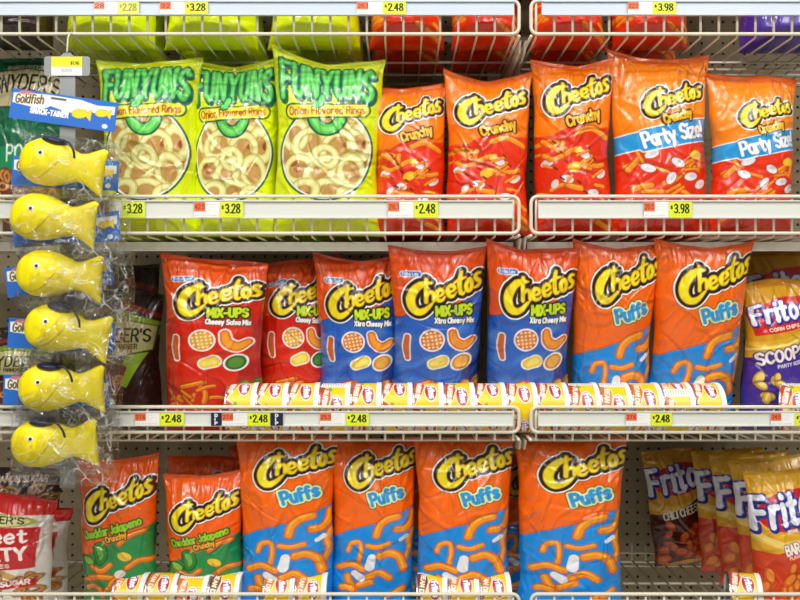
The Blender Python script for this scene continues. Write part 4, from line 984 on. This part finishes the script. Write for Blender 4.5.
for x, r_, k_, n_ in [(127, 8, 1, 'bottom shelf dip can, outer end of the group of four'), (159, 16, 1, 'bottom shelf dip can in front of first jalapeno bag edge'), (190, 50, 1, 'plain yellow sided can before the second jalapeno bag'), (222, 30, 2, 'brown banded can next to the puffs bag, ending the four'),
                      (277, 18, 1, 'outer one of two dip cans before the first bottom puffs bag'), (309, 30, 1, 'inner one of two dip cans before the first bottom puffs bag'), (430, 30, 2, 'brown banded dip can starting the group of three'), (462, 20, 1, 'middle dip can of the group of three'), (494, 24, 1, 'last dip can of three, beside the widest puffs bag')]:
    place_can(3, x, k_, r_ - 30, n_, GB)
place_can(3, 748, 0, -14, 'lone tilted dip can before the barbecue corn chip bags', GB, yaw=-14)

# ---- price tickets
ticket(0, 94, 118, 139, '28', '2.28', 'faded ticket on the top channel above fish pack hook', faded=True)
ticket(0, 160, 185, 208, '32', '3.28', 'yellow 3.28 ticket on the top shelf channel')
ticket(0, 357, 383, 406, '26.1', '2.48', 'yellow 2.48 ticket on the top shelf channel')
ticket(0, 628, 653, 676, '22.5', '3.98', 'yellow 3.98 ticket on the top right channel')
ticket(1, 99, 122, 145, '42.5', '3.28', 'yellow 3.28 ticket partly behind the second fish pack')
ticket(1, 194, 220, 243, '42.5', '3.28', 'yellow 3.28 ticket below the middle onion ring bag')
ticket(1, 388, 414, 438, '26.1', '2.48', 'yellow 2.48 ticket below the smallest crunchy bag')
ticket(1, 644, 669, 692, '20.5', '3.98', 'yellow 3.98 ticket below the party size bags')
ticket(2, 135, 160, 184, '27.6', '2.48', 'yellow 2.48 ticket below the brown pretzel bag')
ticket(2, 222, 248, 270, '27.6', '2.48', 'yellow 2.48 ticket between two navy dip markers')
ticket(2, 320, 346, 369, '25.3', '2.48', 'yellow 2.48 ticket below the first blue bag')
ticket(2, 626, 651, 672, '27.6', '2.48', 'yellow 2.48 ticket below the orange puffs bags')
ticket(2, 771, 795, 816, '24.5', '2.98', 'yellow ticket cut by the edge, below the purple bag')
dip_marker(2, 211, 221.5, 'navy dip marker nearer the brown pretzel bag')
dip_marker(2, 270.6, 283, 'navy dip marker nearer the blue bags')

# ---- clip strip with its hook and price card
yS = -.030
e = empty('clip_strip', (WX(67, yS), yS, WZ(54, yS))); tag(e, 'grey plastic clip strip with price card hanging from the top shelf', 'clip strip')
m = MB(); m.tube(smooth_poly([(0, 0, .002), (.001, 0, .018), (0, .006, .032), (-.002, .020, .042), (-.002, .034, .044), (-.002, .040, .036)], 6), .0013, 8); m.build('wire_hook', M_WIRE, e, True)
m = MB(); pp = [(-.006, .0), (.006, .0), (.012, -.006), (.037, -.006), (.040, -.009), (.040, -.036), (.037, -.040), (-.037, -.040), (-.040, -.036), (-.040, -.009), (-.037, -.006), (-.012, -.006)]
n = len(pp); m.add([(x, 0, z + .002) for x, z in pp] + [(x, .002, z + .002) for x, z in pp], [tuple(range(n)), tuple(range(2 * n - 1, n - 1, -1))] + [(i, (i + 1) % n, n + (i + 1) % n, n + i)[::-1] for i in range(n)])
m.build('ticket_holder', M_GREY, e)
m = MB(); m.box(-.0135, .0135, .002, .0035, -.76, -.036); m.build('hanging_strip', M_GREY, e)
C = Canvas(54, 33, 110, 66, (240, 240, 238)); D = C.poly([(-1, -1), (55, -1), (55, 18), (-1, 18)]); C.fill(D, (232, 240, 30)); C.layers(text("$1.96", 34, 14, 5.5, .6), ((50, 60, 20), 0))
for k in range(12): C.layers(line([(18 + k * 1.6, 21), (18 + k * 1.6, 27)], .28, False), ((110, 110, 120), 0))
q = panel('price_card', .054, .033, C, M_PRINT, e); q.location = (-.027, -.0012, -.038)

# ---- six fish packs
packs = [(64.5, 97, -7, 60, 'topmost hanging yellow fish pack with its full header card showing', -4), (66, 156, -6, 'second hanging yellow fish pack, in front of the second shelf channel', 0),]
heads = [(65, 100, 8), (66, 163, 3), (66, 219, -4), (58, 266, -7), (62, 325, 3), (57, 381, 2)]
fishes = [(61, 165, 9), (52, 219, 6), (58, 275, 4), (66, 331, 10), (60, 388, -1), (53, 443, -3)]
caps = [1, 0, 0, 1, 1, 1]
labs = ['topmost yellow fish pack, its whole header card showing', 'second yellow fish pack down, crossing the second shelf channel', 'third yellow fish pack from the top, tail pointing up',
        'fourth yellow fish pack down, in front of brown pretzel bag', 'fifth yellow fish pack down, just above the third shelf channel', 'lowest yellow fish pack, hanging above the pretzel bags']
proto = make_pack()
for i in range(6):
    hx, hy, hr = heads[i]; fx, fy, fr = fishes[i]
    e = proto if i == 0 else copy_tree(proto)
    yh = yS - .004 - .0015 * (i % 2)
    e.location = (WX(hx, yh), yh, WZ(hy, yh)); e.rotation_euler = (0, R(hr), 0)
    tag(e, labs[i], 'snack container pack', 'yellow fish packs on the clip strip')
    e.name = 'snack_container_pack'
    import mathutils
    # the fish hangs below its card and turns a little in the bag
    wp = mathutils.Vector((WX(fx, yh - .035), yh - .035, WZ(fy, yh - .035)))
    Minv = mathutils.Matrix.Rotation(-R(hr), 4, 'Y')
    for ch in e.children:
        if ch.name.startswith('fish_container'):
            ch.location = Minv @ (wp - e.location); ch.rotation_euler = (0, R(fr - hr), 0); fl = ch.location.copy()
            for g in list(ch.children):
                if g.name.startswith('cap') and not caps[i]: bpy.data.objects.remove(g)
    fb = film_bag(500 + i * 3); fb.parent = e; fb.location = (fl.x + .004, .002, fl.z - .062); fb.rotation_euler = (0, R((fr - hr) * .4), 0)
    fb.name = 'clear_bag'

# ------------------------------------------------------------------ light
def area(name, loc, rot, sx, sy, power, col=(1, .97, .92)):
    l = bpy.data.lights.new(name, 'AREA'); l.shape = 'RECTANGLE'; l.size = sx; l.size_y = sy; l.energy = power; l.color = col
    o = bpy.data.objects.new(name, l); COL.objects.link(o); o.location = loc; o.rotation_euler = rot; return o
for y_, z_, p_, a_ in ((-1.0, 3.1, 33, -14), (-1.7, 3.1, 36, 16), (-2.4, 3.1, 30, 36), (-3.3, 3.1, 12, 50)):
    area('ceiling_tube_light', (0, y_, z_), (R(a_), 0, 0), 4.5, .032, p_)
area('ceiling_tube_light', (-1.5, -2.6, 3.0), (R(48), 0, R(-20)), .03, 2.4, 14)
area('ceiling_tube_light', (1.6, -2.6, 3.0), (R(48), 0, R(20)), .03, 2.4, 14)
w = bpy.data.worlds.new('store'); scene.world = w; w.use_nodes = True
bg = w.node_tree.nodes['Background']; bg.inputs[0].default_value = (1, .97, .93, 1); bg.inputs[1].default_value = .12
scene.view_settings.view_transform = 'Standard'; scene.view_settings.look = 'None'; scene.view_settings.exposure = 0.15; scene.view_settings.gamma = 1
